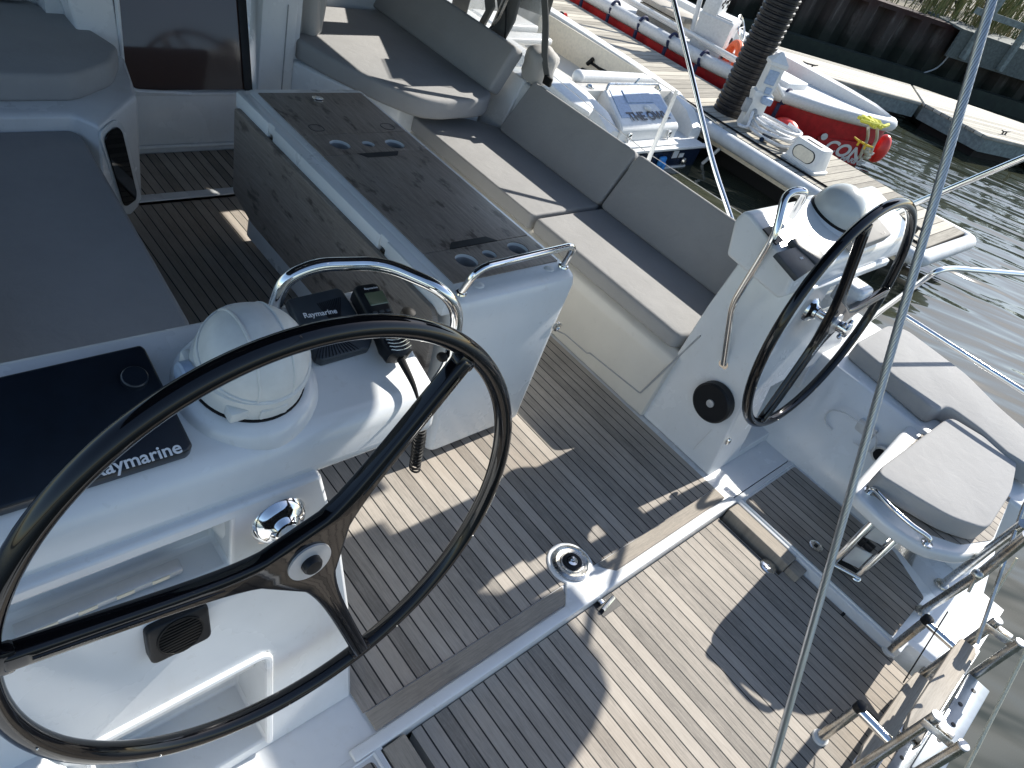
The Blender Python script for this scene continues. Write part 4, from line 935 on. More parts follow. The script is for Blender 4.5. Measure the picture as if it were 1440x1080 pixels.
b = B(); P = [at(x, y, ZD + .05) for x, y in ((985, 82), (1000, 90), (1018, 92), (1035, 96))]; b.tube(spline([P[0], P[1] + V((0, 0, .1)), P[2] + V((0, 0, .16)), P[3] + V((0, 0, .3))], 6), .018, 6); b.tube(spline([P[0] + V((0, 0, .05)), P[1] + V((.1, 0, .14)), P[2] + V((.2, .1, .2)), P[3] + V((.3, 0, .4))], 6), .018, 6)
for i in range(5): b.ball(P[0] + V((.05 * math.sin(i * 2), .08 * i - .15, .05)), (.07, .05, .04), 8, 6)
one('rope', b, M_rope, 'pale mooring rope knotted round the grey cleat beside the red boat', 'rope')
# --- black corrugated pile
pb = at(1024, 158, ZD); b = B(); prof = []
z = -1.6
rp = .205
while z < 5.2:
    prof += [(rp - .016, z), (rp, z + .012), (rp, z + .042), (rp - .016, z + .054)]; z += .066
b.lathe(prof, frame((pb.x, pb.y, 0), (1, 0, 0), (0, 1, 0)), 28); one('dock_pile', b, M_pilecap, 'thick black ribbed plastic sleeve on the dock pile', 'pile', smooth=50)
# --- power pedestal
F = frame(at(1048, 178, ZD), (.75, -.65, 0), (.65, .75, 0)) @ Matrix.Diagonal((.82, .82, .74, 1))
pd = thing('power_pedestal', 'white dock power pedestal with a pointed top next to the black pile', 'pedestal', F.to_translation())
b = B(); b.loft([[F @ V((x * s, y * s2, z)) for x, y in ((-.13, -.10), (.13, -.10), (.13, .10), (-.13, .10))] for z, s, s2 in ((0, 1, 1), (.42, .9, 1), (.55, 1.15, 1.1), (.60, 1.15, 1.1), (.62, .8, .95), (1.02, .85, 1), (1.04, 1.05, 1.15), (1.09, 1.05, 1.15), (1.24, .1, .1))]); obj('post', b, M_white, pd)
b = B(); b.box((-.02, -.11, .86), (.16, .012, .22), .005, 1, F); b.box((.02, -.11, .66), (.10, .02, .10), .01, 2, F); obj('meter_panel', b, M_bluegrey, pd)
b = B(); b.box((.12, -.02, .80), (.012, .12, .22), .004, 1, F); obj('breaker_panel', b, M_lightgrey, pd)
b = B(); b.box((.06, -.13, .52), (.16, .13, .12), .02, 2, F); obj('socket_cover', b, M_bluegrey, pd)
b = B(); b.ball(F @ V((-.02, -.105, .30)), (.035, .035, .035), 10, 8); b.box((-.16, -.05, .35), (.10, .10, .22), .02, 2, F); obj('tap', b, M_grey, pd)
# --- hose
b = B(); hc_ = at(1082, 196, ZD)
pts = []
for i in range(150):
    a = i * .21; r = .20 + .05 * math.sin(i * .09); pts.append(hc_ + V((r * 1.0 * math.cos(a) + .03 * math.sin(i * .4), .32 * math.sin(a) + .02 * math.sin(i * .31), .02 + .0012 * i + .03 * abs(math.sin(i * .17)))))
b.tube(pts, .02, 6); b.tube(spline([F @ V((-.05, -.12, .3)), F @ V((-.1, -.3, .1)), hc_ + V((-.3, .3, .05)), pts[0]], 6), .018, 6)
one('hose', b, M_hose, 'coiled white water hose lying on the dock between pedestal and dock box', 'hose')
b = B(); P = at(1075, 199, ZD); b.ball(P + V((0, 0, .07)), (.07, .07, .06), 10, 8); b.tube([P + V((-.1, 0, .03)), P + V((.1, .05, .06))], .03, 8); one('hose_nozzle', b, M_navyhull, 'dark blue hose nozzle lying on the white coiled hose', 'nozzle')
# --- dock box with oval recess
F = frame(at(1130, 232, ZD), (-.09, -1, 0), (1, -.09, 0)) @ Matrix.Rotation(R(180), 4, 'Z'); bxp = thing('dock_box', 'white dock box with an oval beige recess on the dock edge', 'dock box', F.to_translation())
hw_, dp, hh = .225, .15, .27
b = B(); b.loft([rounded([F @ V((x * s, y * s2, z)) for x, y in ((-hw_, -dp), (hw_, -dp), (hw_, dp), (-hw_, dp))], .05, 3, True) for z, s, s2 in ((0, 1.12, 1.1), (.03, 1.12, 1.1), (.035, 1, 1), (hh - .03, .88, .86), (hh, .84, .8))]); obj('box', b, M_white, bxp)
ov = [(.075 * math.cos(t) + (.065 if math.cos(t) > 0 else -.065), .070 * math.sin(t) + .14) for t in [R(10 * i) for i in range(36)]]
sl = lambda z: dp * (1 - .14 * z / hh)
for nm, k_, o_, m in (('recess_rim', 1.1, .004, M_rubber), ('recess', 1.0, .009, M_beige)):
    b = B(); b.prism([F @ V((x * k_, sl(.14 + (z - .14) * k_) + o_, .14 + (z - .14) * k_)) for x, z in ov], F.to_3x3() @ V((0, -.02, 0)), .003, 1); obj(nm, b, m, bxp)
b = B(); b.box((0, .02, hh), (.22, .04, .012), .005, 2, F); obj('lid_handle', b, M_rubber, bxp)

# ================================================================== powerboat moored alongside
pw = thing('powerboat', 'white open powerboat with navy hull and a sloped engine box, moored at the plank dock', 'powerboat', (6.9, 6, ZW))
ys, ye = 4.28, 14.0
b = B()
def hullring(y, hb, zt, zk): return [V((6.95 - hb, y, zt)), V((6.95 - hb * .96, y, zt - .35)), V((6.95 - hb * .72, y, zk)), V((6.95 + hb * .72, y, zk)), V((6.95 + hb * .96, y, zt - .35)), V((6.95 + hb, y, zt))]
b.loft([hullring(4.30, .86, -.60, -1.1), hullring(4.7, .95, -.61, -1.1), hullring(6, 1.0, -.61, -1.1), hullring(9, 1.04, -.61, -1.1), hullring(ye, .6, -.6, -1.0)]); obj('hull', b, M_navyhull, pw)
b = B(); b.bx(6.12, 7.76, 4.26, 5.0, -.62, -.555, .02); b.bx(6.06, 7.82, 4.235, 4.30, -.60, -.565, .012); sw = obj('swim_platform', b, M_white, pw)
b = B(); b.bx(6.25, 7.25, 4.275, 4.50, -.556, -.535, .01); obj('platform_pad', b, M_lightgrey, sw)
# gunwales and cockpit
for sx in (-1, 1):
    xx = lambda h: 6.95 + sx * h
    b = B(); prof = [(.78, -.30), (.80, -.215), (.90, -.195), (.99, -.22), (1.03, -.30), (1.02, -.42), (.97, -.60), (.80, -.60)]
    rings = []
    for y, k_, dzz in ((4.42, .86, -.22), (4.62, .90, -.10), (4.95, .95, -.02), (5.6, .99, .0), (6.6, 1.01, .02), (9, 1.04, .05), (ye, .7, .2)): rings.append([V((xx(h * k_), y, z + dzz)) for h, z in prof])
    b.loft(rings); gw = obj('gunwale', b, M_white, pw)
    b = B(); b.tube([V((xx(1.02), 4.7, -.36)), V((xx(1.05), 6.6, -.29)), V((xx(1.07), 9, -.25))], .03, 8); obj('rub_rail', b, M_lightgrey, gw)
    b = B(); b.bx(min(xx(.76), xx(.80)), max(xx(.76), xx(.80)), 5.3, 9, -.78, -.22, .01); obj('side_panel', b, M_beige if sx > 0 else M_white, pw)  # far panel's warm beige stands in for bounced light
b = B(); b.bx(6.14, 7.75, 4.6, 12, -.60, -.58); obj('cockpit_floor', b, M_cream, pw)
# inside of far panel: rod holders, cup holder
b = B(); b.tube([atx(828, 86, 7.7), atx(842, 96, 7.7), atx(866, 108, 7.7)], .018, 8); b.tube([atx(826, 90, 7.68), atx(834, 83, 7.68)], .028, 8); b.tube([atx(820, 99, 7.68), atx(828, 103, 7.68), atx(845, 116, 7.6)], .016, 8); b.tube([atx(818, 98, 7.68), atx(823, 101, 7.68)], .03, 8); obj('gaff', b, M_rubber, pw)
P = atx(849, 87, 7.75); b = B(); b.box(tuple(P), (.03, .26, .24), .02); pn2 = obj('speaker_panel', b, M_lightgrey, pw)
for r, o_, m in ((.09, .018, M_grey), (.045, .024, M_black)):
    b = B(); b.lathe([(r, 0), (r, .006)], frame(P + V((-o_, 0, 0)), (0, 1, 0), (0, 0, 1)) @ Matrix.Rotation(R(180), 4, 'X'), 20); obj('speaker_ring', b, m, pn2)
for i in range(3): b = B(); Q = at(804 + 8 * i, 92 - 8 * i + 2 * i, -.45); b.ball(atx(803 + 7 * i, 90 - 6 * i, 7.74), (.02, .06, .05), 8, 6); obj('rust_stain', b, M_beige, pw)
# forward bulkhead with helm seat
b = B(); b.prism([(6.2, 7.35, -.8), (7.72, 7.35, -.8), (7.72, 7.42, .35), (7.4, 7.5, 1.6), (6.2, 7.5, 1.6)], (0, .12, 0), .02, 2); fb = obj('cabin_bulkhead', b, M_cream, pw)
b = B(); b.prism([aty(x, y, 7.34) for x, y in ((766, 14), (772, 18), (795, 33), (793, 38), (772, 25))], (0, -.012, 0)); obj('bulkhead_slot', b, M_rubber, fb)
b = B(); b.lathe([(.05, 0), (.05, .02)], frame(aty(788, 21, 7.335), (1, 0, 0), (0, 0, 1)), 16); obj('bulkhead_switch', b, M_black, fb)
b = B(); b.lathe([(.05, 0), (.05, .02)], frame(aty(793, 23, 7.335), (1, 0, 0), (0, 0, 1)), 16); obj('bulkhead_dial', b, M_redfender, fb)
b = B(); b.prism([(6.3, 6.7, -.22), (7.1, 6.75, -.22), (7.05, 7.2, -.22), (6.3, 7.2, -.22)], (0, 0, -.10), .03, 3); b.prism([(6.35, 6.75, -.34), (7.0, 6.8, -.34), (7.0, 7.15, -.34), (6.35, 7.15, -.34)], (0, 0, -.42), .03, 3); obj('helm_bench', b, M_white, pw)
b = B(); b.prism([(6.25, 6.45, -.28), (7.15, 6.5, -.28), (7.12, 6.72, -.28), (6.25, 6.7, -.28)], (0, 0, -.08), .03, 3); obj('bench_edge', b, M_white, pw)
# stern bench roll and engine box
b = B(); b.tube([(6.30, 5.22, -.20), (7.55, 5.16, -.20)], .075, 14); b.ball((6.30, 5.22, -.20), (.07, .08, .08), 12, 8); obj('bench_roll', b, M_white, pw)
b = B(); b.bx(6.05, 7.8, 4.95, 5.15, -.62, -.225, .02); b.bx(6.2, 7.75, 5.15, 5.35, -.62, -.36, .02); obj('stern_seat', b, M_cream, pw)
eb = B()
E0, E1, E2, E3 = V((6.44, 4.93, -.20)), V((7.40, 4.93, -.20)), V((7.30, 4.44, -.365)), V((6.27, 4.42, -.365))
eb.loft([[E3, E2, E1, E0], [V((6.26, 4.39, -.41)), V((7.32, 4.41, -.41)), V((7.42, 4.96, -.26)), V((6.42, 4.96, -.26))], [V((6.26, 4.40, -.555)), V((7.32, 4.42, -.555)), V((7.44, 4.98, -.555)), V((6.40, 4.98, -.555))]])
ebo = obj('engine_box', eb, M_white, pw); bevel(ebo, .02, 3)
en = (E1 - E0).cross(E3 - E0).normalized(); en = en if en.z > 0 else -en
def ebp(u, v, h=0): return (E0.lerp(E1, u)).lerp(E3.lerp(E2, u), v) + en * h
b = B(); b.prism([ebp(.06, .04, .008), ebp(.94, .04, .008), ebp(.95, .80, .008), ebp(.05, .80, .008)], -en * .012, .003, 1); pad = obj('shade_pad', b, M_bluegrey, ebo)  # blue-grey shade of the sloped top put into pad and hatch colour
b = B(); b.prism([ebp(.26, .06, .020), ebp(.74, .06, .020), ebp(.74, .42, .020), ebp(.26, .42, .020)], -en * .014, .004, 1); obj('box_hatch', b, M_bluegrey, pad)
b = B(); b.prism([ebp(.27, .46, .010), ebp(.74, .46, .010), ebp(.80, .68, .010), ebp(.27, .68, .010)], -en * .004); obj('hatch_well', b, M_lightgrey, pad)
b = B(); b.ball(ebp(.55, .60, .02), (.05, .05, .03), 12, 8); obj('hatch_knob', b, M_white, pad)
dx = ebp(.9, .86) - ebp(.1, .86)
text('lettering', 'THE OWL', frame(ebp(.52, .80, .012), dx, en.cross(dx)), .17, M_letblack, ebo, .001, .004, 0, .95)
b = B(); b.tube(rounded([ebp(.02, .02, .0), ebp(.03, -.04, .05), ebp(.97, -.04, .05), ebp(.98, .02, .0)], .06, 4), .014, 8); b.tube([ebp(.5, -.04, .05), ebp(.55, -.08, .11)], .012, 6); obj('grab_bar', b, M_steel, ebo)
for x in (6.42, 7.14): b = B(); b.box((x, 4.385, -.47), (.06, .03, .07), .01); b.box((x, 4.375, -.50), (.03, .02, .06), .006); obj('box_latch', b, M_chrome, ebo)
# transom stickers, trim tabs
b = B(); b.box((7.30, 4.292, -.68), (.10, .006, .09)); obj('transom_sticker', b, M_lightgrey, pw)
b = B(); b.box((7.43, 4.292, -.70), (.09, .006, .05)); obj('transom_sticker', b, M_white, pw)
b = B(); b.box((6.95, 4.29, -.84), (1.3, .02, .02)); obj('waterline_stripe', b, M_lightgrey, pw)
for x in (6.35, 7.05): b = B(); b.box((x, 4.27, -.74), (.12, .05, .12), .03, 2); b.box((x + .03, 4.25, -.80), (.05, .05, .12), .02, 2); obj('trim_bracket', b, M_blue, pw)
b = B(); b.ball((7.50, 4.27, -.77), (.035, .03, .05), 8, 6); obj('tow_eye', b, M_steel, pw)
for P in ((6.3, 5.02, -.22), (7.5, 5.0, -.22)): b = B(); b.ball(P, (.035, .05, .03), 10, 8); obj('deck_bolt', b, M_steel, pw)
# bow-side moulding nearest to us: white cover boards
b = B(); b.prism([at(x, y, -.08) for x, y in ((770, 98), (790, 106), (826, 135), (836, 150), (830, 158), (800, 140), (775, 118))], (0, 0, -.06), .02, 2); obj('cover_board', b, M_lightgrey, pw)
# fore part seen through the spray hood window
b = B(); b.bx(6.0, 7.6, 7.6, 11, -.2, .5, .1); b.prism([(6.0, 7.55, .5), (7.5, 7.55, .5), (7.3, 7.7, 1.5), (6.2, 7.7, 1.5)], (0, 3, 0), .1, 3); obj('cabin', b, M_white, pw)

# ================================================================== red workboat on the far side of the dock
rb = thing('workboat', 'red hulled workboat with white rubber fendering and a steering console, beyond the plank dock', 'workboat', (10.7, 7, ZW))
b = B()
CB = 10.72
def rr(y, hb, zt, zk, cx=CB): return [V((cx - hb, y, zt)), V((cx - hb * .97, y, (zt + zk) / 2)), V((cx - hb * .55, y, zk)), V((cx + hb * .55, y, zk)), V((cx + hb * .97, y, (zt + zk) / 2)), V((cx + hb, y, zt))]
stations = [(3.72, .05, -.16, -.60, 11.50), (3.84, .20, -.17, -.9, 11.42), (4.10, .42, -.19, -1.1, 11.28), (4.55, .66, -.21, -1.1, 11.04), (5.3, .86, -.23, -1.1, 10.80), (7, .93, -.25, -1.1, CB), (13, .93, -.25, -1.1, CB)]
b.loft([rr(y, h, zt, zk, cx) for y, h, zt, zk, cx in stations]); obj('hull', b, M_red, rb)
edge = [V((cx - h - .02, y, zt)) for y, h, zt, zk, cx in stations][::-1] + [V((cx + h + .02, y, zt)) for y, h, zt, zk, cx in stations]
b = B(); b.tube(spline(edge, 5), .095, 12); fd = obj('fender_tube', b, M_lightgrey, rb)
for i in range(9):
    y = 4.75 + .62 * i; k_ = min(1, (y - 4.55) / 1.0); cx = 11.04 + (CB - 11.04) * k_; h = .70 + .23 * k_
    b = B(); b.tube([V((cx - h - .02 + .102 * math.cos(t), y, -.22 + .102 * math.sin(t))) for t in [R(-100 + 20 * j) for j in range(-4, 14)]], .022, 6); b.tube([V((cx - h - .12, y, -.32)), V((cx - h - .06, y + .02, -.7))], .03, 6); obj('fender_strap', b, M_navy, fd)
b = B(); b.loft([[V((cx - h * .96, y, zt + .03)), V((cx + h * .96, y, zt + .03)), V((cx + h * .96, y, zt - .05)), V((cx - h * .96, y, zt - .05))] for y, h, zt, zk, cx in stations[0:5]]); obj('foredeck', b, M_lightgrey, rb)
b = B(); b.bx(CB - .78, CB + .78, 5.0, 13, -.5, -.235); b.bx(CB - .3, CB + .3, 4.9, 6.2, -.24, -.10, .02); obj('deck', b, M_lightgrey, rb)
b = B(); rg = []
for (y, h, zt, zk, cx), hh_ in zip(stations, (.02, .05, .09, .13, .17, .20, .22)): rg.append([V((cx + h * .84, y, zt + .02)), V((cx + h * .84, y, zt + .04 + hh_)), V((cx + h * 1.0, y, zt + .06 + hh_)), V((cx + h * 1.04, y, zt + .02 + hh_)), V((cx + h * .98, y, zt))])
b.loft(rg); obj('far_bulwark', b, M_white, rb)
b = B(); b.tube([V((CB - .76, 4.9, -.06)), V((CB - .76, 13, -.04))], .03, 8); b.tube([V((CB - .76, 4.9, -.06)), V((CB - .70, 4.7, -.2))], .03, 8); b.tube([V((CB - .62, 5.1, -.12)), V((CB - .62, 13, -.12))], .03, 8); obj('side_rail', b, M_white, rb)
F = frame(V((10.36, 6.35, -.24)), (.94, .35, 0), (-.35, .94, 0)) @ Matrix.Diagonal((.9, .9, .78, 1))
b = B(); b.loft([[F @ V((x * s, y * s2 + o, z)) for x, y in ((-.30, -.28), (.30, -.28), (.30, .28), (-.30, .28))] for z, s, s2, o in ((0, .95, 1, 0), (.55, 1, 1, 0), (.62, 1.05, 1.05, 0), (.66, 1, 1, 0))]); b.box((.0, .16, .82), (.62, .26, .34), .02, 2, F); cn = obj('console', b, M_lightgrey, rb)
b = B()
for i, (x, z) in enumerate(((-.2, .86), (-.1, .90), (-.08, .80), (.05, .88), (.15, .88), (.22, .80), (.24, .92))): b.lathe([(.035, 0), (.035, .01)], F @ Matrix.Translation((x, .03, z)) @ Matrix.Rotation(R(90), 4, 'X'), 12)
obj('gauge', b, M_black, cn)
b = B(); b.box((0, -.05, .672), (.52, .40, .02), .01, 1, F); obj('console_lid', b, M_white, cn)
b = B(); b.ball(F @ V((.1, -.285, .3)), (.05, .02, .05), 10, 8); obj('console_port', b, M_black, cn)
b = B(); b.ball(F @ V((.1, .22, 1.1)), (.13, .13, .14), 14, 10); b.tube([F @ V((.1, .22, 1.1)), F @ V((.5, .5, 1.8))], .06, 10); obj('search_light', b, M_white, rb)
WF = F @ Matrix.Translation((.42, -.30, .52)) @ Matrix.Rotation(R(60), 4, 'X')
b = B(); b.tube([WF @ V((.22 * math.cos(R(12 * i)), .22 * math.sin(R(12 * i)), 0)) for i in range(30)], .014, 6, True)
for k in range(5): b.tube([WF @ V((0, 0, -.03)), WF @ V((.22 * math.cos(R(72 * k)), .22 * math.sin(R(72 * k)), 0))], .009, 6)
obj('helm_wheel', b, M_steel, rb)
for P0_, P1_, r in ((at(970, 55, -.2), V((0, 0, 0)), .04), (at(942, 28, -.1), V((0, 0, 0)), .035)):
    b = B(); b.tube([P0_, P0_ + V((.35, .5, 1.3))], r, 8); obj('frame_leg', b, M_white, rb)
b = B(); P0_ = V((10.35, 7.3, -.2)); b.prism([P0_ + V(p) for p in ((-.2, -.5, .25), (.35, -.5, .25), (.35, .6, .25), (-.2, .6, .25))], (0, 0, -.08), .02, 2); b.bx(10.2, 10.65, 6.95, 7.75, -.24, -.05); obj('thwart', b, M_tread, rb)
# bow panel: words on the port bow
pts_ = [V((cx - h, y, zt)) for y, h, zt, zk, cx in stations[:5]]
# --- words
a0, a1 = V((11.42 - .20, 3.84, 0)), V((11.04 - .66, 4.55, 0))
A0, A1 = a0.copy(), a1.copy(); dx = (A0 - A1); nx = V((dx.y, -dx.x, 0)).normalized(); 
if nx.dot(CAM - A0) < 0: nx = -nx
mid_ = (A0 + A1) / 2
def tf(px, py, off=.05): return atp(px, py, mid_ + nx * off, nx)
t0, t1 = tf(1172, 214), tf(1212, 222)
ud = V((0, 0, 1))
b = B(); b.prism([tf(1150, 192, .042), tf(1228, 203, .042), tf(1208, 232, .042), tf(1150, 228, .042)], -nx * .03); obj('name_panel', b, M_red, rb)
P = tf(1190, 214, .05); text('lettering', 'CONE', frame(P, dx, ud), .26, M_white, rb, .003, .008, .25, 1.0)
P = tf(1197, 226, .05); text('lettering', 'MARINE', frame(P, dx, ud), .10, M_lightgrey, rb, .003, .003, .2, 1.0)
b = B(); b.lathe([(.05, 0), (.05, .01), (.02, .012)], frame(tf(1159, 192, .05), dx, ud), 14); obj('bow_badge', b, M_lightgrey, rb)
b = B(); P = at(1222, 176, -.04); b.tube([P + V((.1 * math.sin(i * 1.3) + .012 * i - .1, .14 * math.cos(i * .9), .04 + .02 * math.sin(i * 2.1))) for i in range(26)], .025, 6); one('rope', b, M_yellow, 'bright yellow rope heaped on the bow of the red workboat', 'rope')
b = B()
for px_ in (1221, 1234): b.tube(spline([at(px_, 180, -.05), tf(px_ - 1, 194, .2), tf(px_ - 6, 206, .1), tf(px_ - 12, 222, .06)], 5), .022, 6)
for i in range(5): b.ball(tf(1218 + 2 * (i % 2), 205 + 4 * i, .08), (.05, .05, .035), 8, 6)
one('rope', b, M_rope, 'pale knotted bow lines hanging down over the workboat name', 'rope')
b = B(); P = aty(1237, 209, 3.72); b.ball(P, (.13, .13, .22), 18, 12); one('fender', b, M_redfender, 'bright red ball fender floating at the workboat bow', 'fender', 'red fenders')
b = B(); P = at(1104, 182, -.55); b.ball(P, (.15, .22, .15), 14, 10); one('fender', b, M_redfender, 'red ball fender squeezed between dock and workboat beyond the pedestal', 'fender', 'red fenders')
for (px_, py_, lab) in ((835, 12, 'red fender with a navy sleeve near the top edge between dock and workboat'), (858, 26, 'second red fender from the top edge between dock and workboat')):
    b = B(); P = at(px_, py_, -.45); b.ball(P, (.16, .38, .16), 14, 10); one('fender', b, M_red if px_ > 840 else M_redfender, lab, 'fender', 'red fenders')
F = frame(at(1029, 82, -.15), (.6, .8, 0), (0, 0, 1)); b = B(); b.tube([F @ V((.20 * math.cos(R(12 * i)), .20 * math.sin(R(12 * i)), 0)) for i in range(30)], .06, 10, True)
lb = one('life_ring', b, M_orange, 'orange life ring lying in the red workboat behind its steering wheel', 'life ring')

# ================================================================== far pontoon, sheet pile wall, bank
def pontoon(pts, lab, ang, name='pontoon'):
    t = thing(name, lab, 'pontoon', (sum(p[0] for p in pts) / len(pts), sum(p[1] for p in pts) / len(pts), ZD), 'pontoons under the wall')
    m = dockwood('pontoon_planks', ang, .16, (.52, .49, .42), (.36, .34, .29))
    b = B(); b.prism([(x, y, ZD) for x, y in pts], (0, 0, -.06), .01, 1); obj('deck_planks', b, m, t)
    n_ = len(pts); cx = sum(p[0] for p in pts) / n_; cy = sum(p[1] for p in pts) / n_
    b = B(); b.prism([(x * .985 + cx * .015, y * .985 + cy * .015, ZD - .06) for x, y in pts], (0, 0, -.24)); obj('side_beam', b, M_dockside, t)
    b = B(); b.prism([(x * .85 + cx * .15, y * .85 + cy * .15, ZD - .3) for x, y in pts], (0, 0, -.4)); obj('float', b, M_rubber, t)
    return t
pontoon([(12.2, 6.75), (15.98, 4.83), (17.3, 5.65), (13.2, 7.9)], 'wooden pontoon section behind the workboat, below the dark wall', math.atan2(.45, .9) * -1 + 0 + R(90) - R(0))
pontoon([(16.02, 4.80), (15.95, 3.45), (17.1, 2.95), (19.6, 3.6), (17.35, 5.62)], 'wooden pontoon section at the bend, striped with railing shadows', R(63))
pontoon([(17.12, 2.92), (22.5, .7), (23.2, 2.3), (19.65, 3.57)], 'wooden pontoon section running off the right edge behind the backstay', R(67))
# wall
WA, WB = V((16.75, 8.84, 0)), V((18.95, 7.62, 0)); wd_ = (WB - WA).normalized(); wn_ = V((-wd_.y, wd_.x, 0)); wn_ = wn_ if wn_.dot(CAM - WA) > 0 else -wn_
M_wall = mat('rusty_sheet_piling', (.03, .025, .022), .8, 0, .3); n = N(M_wall); P = n.pos(); x, y, z = n.xyz(P)
u = n.math('ADD', n.math('MULTIPLY', x, wd_.x), n.math('MULTIPLY', y, wd_.y))
st = n.noise(n.vec(n.math('MULTIPLY', u, 4.5), n.math('MULTIPLY', z, .5), 0.0), 1, 5, .65); st2 = n.noise(n.vec(n.math('MULTIPLY', u, 1.2), n.math('MULTIPLY', z, 1.6), 0.0), 1, 4, .6)
c = n.ramp(st, [(.3, (.022, .018, .016)), (.55, (.05, .042, .038)), (.66, (.13, .12, .11)), (.78, (.24, .23, .22))])
hgt = n.math('ADD', z, n.math('MULTIPLY', st2, .9))
c = n.mix(n.ramp(n.math('MULTIPLY', n.math('ADD', hgt, .2), .6), [(.18, (1, 1, 1)), (.42, (0, 0, 0))]), c, (.010, .014, .010))
c = n.mix(n.ramp(n.math('MULTIPLY', n.math('SUBTRACT', hgt, .45), .8), [(.2, (0, 0, 0)), (.5, (1, 1, 1))]), c, (.032, .014, .012))
n.col(c); n.bump(st, .4, .03)
ZT = .50
b = B(); pts = []
s_ = -6.0
while s_ < 30:
    for d, o in ((0, 0), (.28, 0), (.40, .24), (.68, .24), (.80, 0)): pts.append(WA + wd_ * (s_ + d) - wn_ * o)
    s_ += .8
vs = [p + V((0, 0, -1.5)) for p in pts] + [p + V((0, 0, ZT)) for p in pts]; k_ = len(pts)
b.add(vs, [(i, i + 1, k_ + i + 1, k_ + i) for i in range(k_ - 1)])
wl = thing('sheet_pile_wall', 'dark rusty corrugated sheet pile wall along the harbour edge', 'retaining wall', WA)
obj('piling', b, M_wall, wl, 0, False)
b = B(); b.prism([WA - wd_ * 6 + V((0, 0, ZT + .1)), WA + wd_ * 30 + V((0, 0, ZT + .1)), WA + wd_ * 30 - wn_ * .45 + V((0, 0, ZT + .1)), WA - wd_ * 6 - wn_ * .45 + V((0, 0, ZT + .1))], (0, 0, -.1)); obj('capping', b, M_wall, wl, 0)
b = B(); b.prism([WA - wd_ * 6 + wn_ * .28 + V((0, 0, -.50)), WA + wd_ * 30 + wn_ * .28 + V((0, 0, -.50)), WA + wd_ * 30 + V((0, 0, -.50)), WA - wd_ * 6 + V((0, 0, -.50))], (0, 0, -.35)); obj('fender_timber', b, plain('mossy_timber', (.012, .020, .012), .8, .4, 4), wl, 0)
for (a_, c_, e_) in (((1082, 14), (1092, 60), (1130, 66)), ((1340, 72), (1318, 95), (1290, 105))):
    b = B(); b.tube(spline([atp(*q_, WA + wn_ * .1, wn_) for q_ in (a_, c_, e_)], 6), .018, 6); obj('hanging_pipe', b, M_grey, wl)
gd = B(); gd.prism([WA - wd_ * 30 - wn_ * .4 + V((0, 0, ZT + .03)), WA + wd_ * 60 - wn_ * .4 + V((0, 0, ZT + .03)), WA + wd_ * 60 - wn_ * 80 + V((0, 0, ZT + .03)), WA - wd_ * 30 - wn_ * 80 + V((0, 0, ZT + .03))], (0, 0, -.3))
g_ = obj('bank_ground', gd, plain('bank_soil', (.10, .085, .055), .9, .5, 2), None, 0); g_['kind'] = 'structure'
M_boardedge = plain('dark_grey_timber', (.085, .10, .095), .85, .3, 18)  # darker tone for the boardwalk edge and deck
# boardwalk on the right with railing
s0 = (atp(1345, 28, WA, wn_) - WA).dot(wd_)
bw = thing('boardwalk', 'grey timber boardwalk with a post railing at the top right behind the backstay', 'boardwalk', WA + wd_ * s0)
def wp(s, o, z): return WA + wd_ * s + wn_ * o + V((0, 0, z))
b = B(); b.prism([wp(s0, .30, ZT + .12), wp(s0 + 16, .30, ZT + .12), wp(s0 + 16, .36, ZT + .12), wp(s0, .36, ZT + .12)], (0, 0, -.62)); b.prism([wp(s0, -1.2, ZT + .13), wp(s0 + 16, -1.2, ZT + .13), wp(s0 + 16, .37, ZT + .13), wp(s0, .37, ZT + .13)], (0, 0, -.05)); obj('deck_edge', b, M_boardedge, bw)
for i in range(8):
    s = s0 + .35 + 1.25 * i
    b = B(); b.prism([wp(s, .36, ZT - .45), wp(s + .13, .36, ZT - .45), wp(s + .13, .50, ZT - .45), wp(s, .50, ZT - .45)], (0, 0, 2.0), .01, 1); obj('post', b, M_dockside, bw)
b = B()
for z in (.62, 1.35): b.prism([wp(s0, .34, ZT + z), wp(s0 + 16, .34, ZT + z), wp(s0 + 16, .39, ZT + z), wp(s0, .39, ZT + z)], (0, 0, -.14))
obj('rail', b, M_dockside, bw)
b = B(); b.prism([wp(s0 + .9, .2, ZT + 1.5), wp(s0 + 16, .2, ZT + 1.5), wp(s0 + 16, .7, ZT + 1.5), wp(s0 + .9, .7, ZT + 1.5)], (0, 0, -.06)); obj('hand_rail', b, M_dockside, bw)
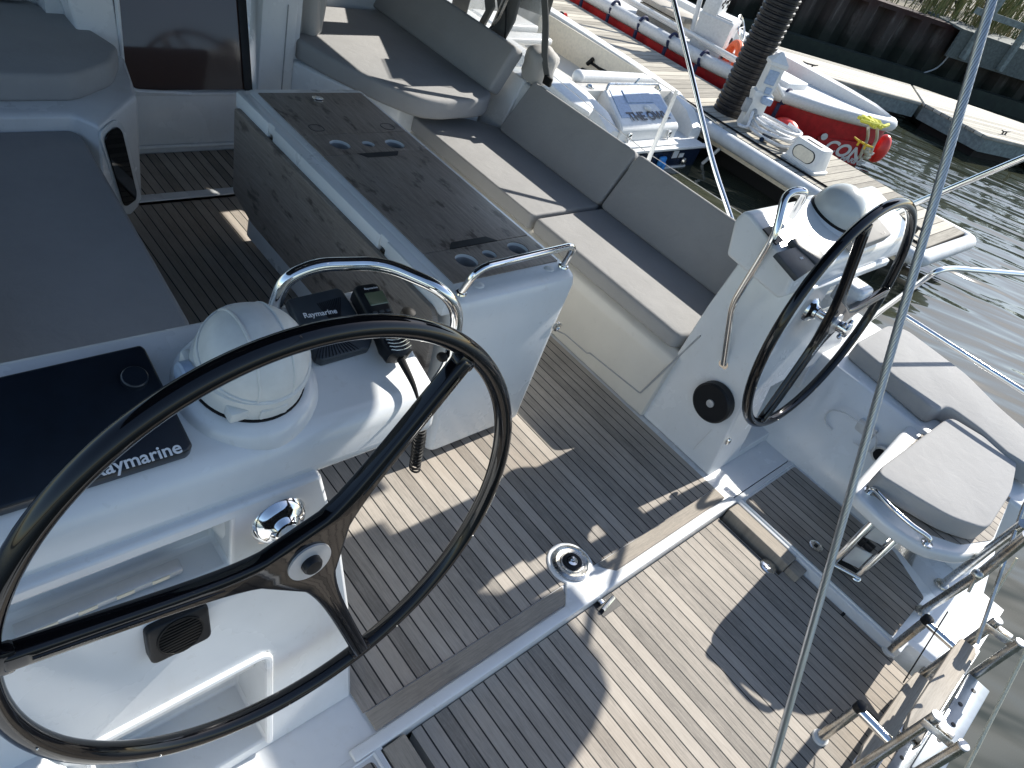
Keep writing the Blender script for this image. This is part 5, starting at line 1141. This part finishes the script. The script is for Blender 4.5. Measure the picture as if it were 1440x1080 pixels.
# reeds and shrubs on the bank: blades and leaf sheets
M_reed = mat('dry_reed', (.24, .20, .09), .8); n = N(M_reed); n.col(n.ramp(n.noise(n.pos(), 2.5, 3), [(.35, (.30, .24, .12)), (.52, (.14, .15, .05)), (.7, (.05, .08, .025))]))
M_leaf = mat('shrub_leaf', (.08, .11, .03), .7); n = N(M_leaf); n.col(n.ramp(n.noise(n.pos(), 3, 3), [(.35, (.30, .25, .07)), (.52, (.12, .14, .035)), (.7, (.04, .065, .02))]))
rng = random.Random(3)
for i in range(16):
    s = 3.6 + i * .78 + rng.uniform(-.2, .2); c0 = wp(s, -1.0 - rng.random() * 1.4, ZT + .03); b = B()
    for k in range(60):
        p = c0 + V((rng.gauss(0, .3), rng.gauss(0, .3), 0)); h = rng.uniform(.7, 2.2); l = V((rng.gauss(0, .3), rng.gauss(0, .3), h)); w = V((rng.uniform(-1, 1), rng.uniform(-1, 1), 0)).normalized() * rng.uniform(.008, .02)
        m_ = p + l * .55 + V((0, 0, .1)); b.add([p - w, p + w, m_ + w, m_ - w, p + l + V((l.x * .4, l.y * .4, -.1))], [(0, 1, 2, 3), (3, 2, 4)])
    d_ = ['tall dry reed tuft', 'yellow green reed tuft', 'sparse brown reed tuft'][i % 3]
    one('reed_tuft', b, M_reed, d_ + ' on top of the dark wall', 'reeds', 'reed tufts on the bank', smooth=0)
for i in range(12):
    s = 2.5 + i * 1.35; c0 = wp(s, -3.6 - rng.random() * 2.0, ZT + .03); pl_ = thing('shrub', ['low yellowish leafy shrub on the bank behind the reeds', 'dark green leafy shrub on the bank behind the reeds'][i % 2], 'shrub', c0, 'shrubs on the bank'); b = B()
    for k in range(420):
        d = V((rng.gauss(0, 1), rng.gauss(0, 1), rng.gauss(0, 1))).normalized() * rng.random() ** .4; cl = noise.noise(d * 2.2 + V((i * 3, 0, 0)))
        if cl < -.15: continue
        p = c0 + V((d.x * 1.0, d.y * 1.0, 1.2 + d.z * 1.25)); q1 = V((rng.gauss(0, 1), rng.gauss(0, 1), rng.gauss(0, 1))).normalized(); q2 = q1.orthogonal().normalized(); s1 = rng.uniform(.05, .12)
        b.add([p - q1 * s1, p + q2 * s1 * .5, p + q1 * s1, p - q2 * s1 * .5], [(0, 1, 2, 3)])
    obj('foliage', b, M_leaf, pl_, 0)
    b = B()
    for k in range(4): b.tube([c0, c0 + V((rng.gauss(0, .3), rng.gauss(0, .3), .9)), c0 + V((rng.gauss(0, .5), rng.gauss(0, .5), 1.8))], [.04, .025, .01], 6)
    obj('stems', b, M_darktimber, pl_)
M_trunk = plain('grey_bark', (.16, .15, .13), .9, .3, 12)
for i, s in enumerate((2.2, 5.8)):
    c0 = wp(s, -5.5, ZT); pass

# ================================================================== light
w = bpy.data.worlds.new('World'); scene.world = w; w.use_nodes = True
nt = w.node_tree; bg_ = nt.nodes['Background']; sk = nt.nodes.new('ShaderNodeTexSky'); sk.sky_type = 'NISHITA'; sk.sun_disc = False
sk.sun_elevation = R(SE); sk.sun_rotation = R(90); sk.air_density = 1.0; sk.dust_density = .6; sk.ozone_density = 1.0
nt.links.new(sk.outputs[0], bg_.inputs[0]); bg_.inputs[1].default_value = .11
sl_ = bpy.data.lights.new('sun', 'SUN'); sl_.energy = 4.8; sl_.angle = R(.5); sl_.color = (1, .955, .88)
so_ = bpy.data.objects.new('sun', sl_); COL.objects.link(so_)
sv = V((math.cos(R(SE)), .03, math.sin(R(SE)))); so_.rotation_euler = sv.to_track_quat('Z', 'Y').to_euler()
vs_ = scene.view_settings; scene.display_settings.display_device = 'sRGB'; vs_.view_transform = 'Standard'; vs_.look = 'None'; vs_.exposure = .95; vs_.gamma = 1
scene.render.engine = 'CYCLES'; scene.cycles.use_denoising = True; scene.cycles.max_bounces = 8; scene.cycles.transparent_max_bounces = 8
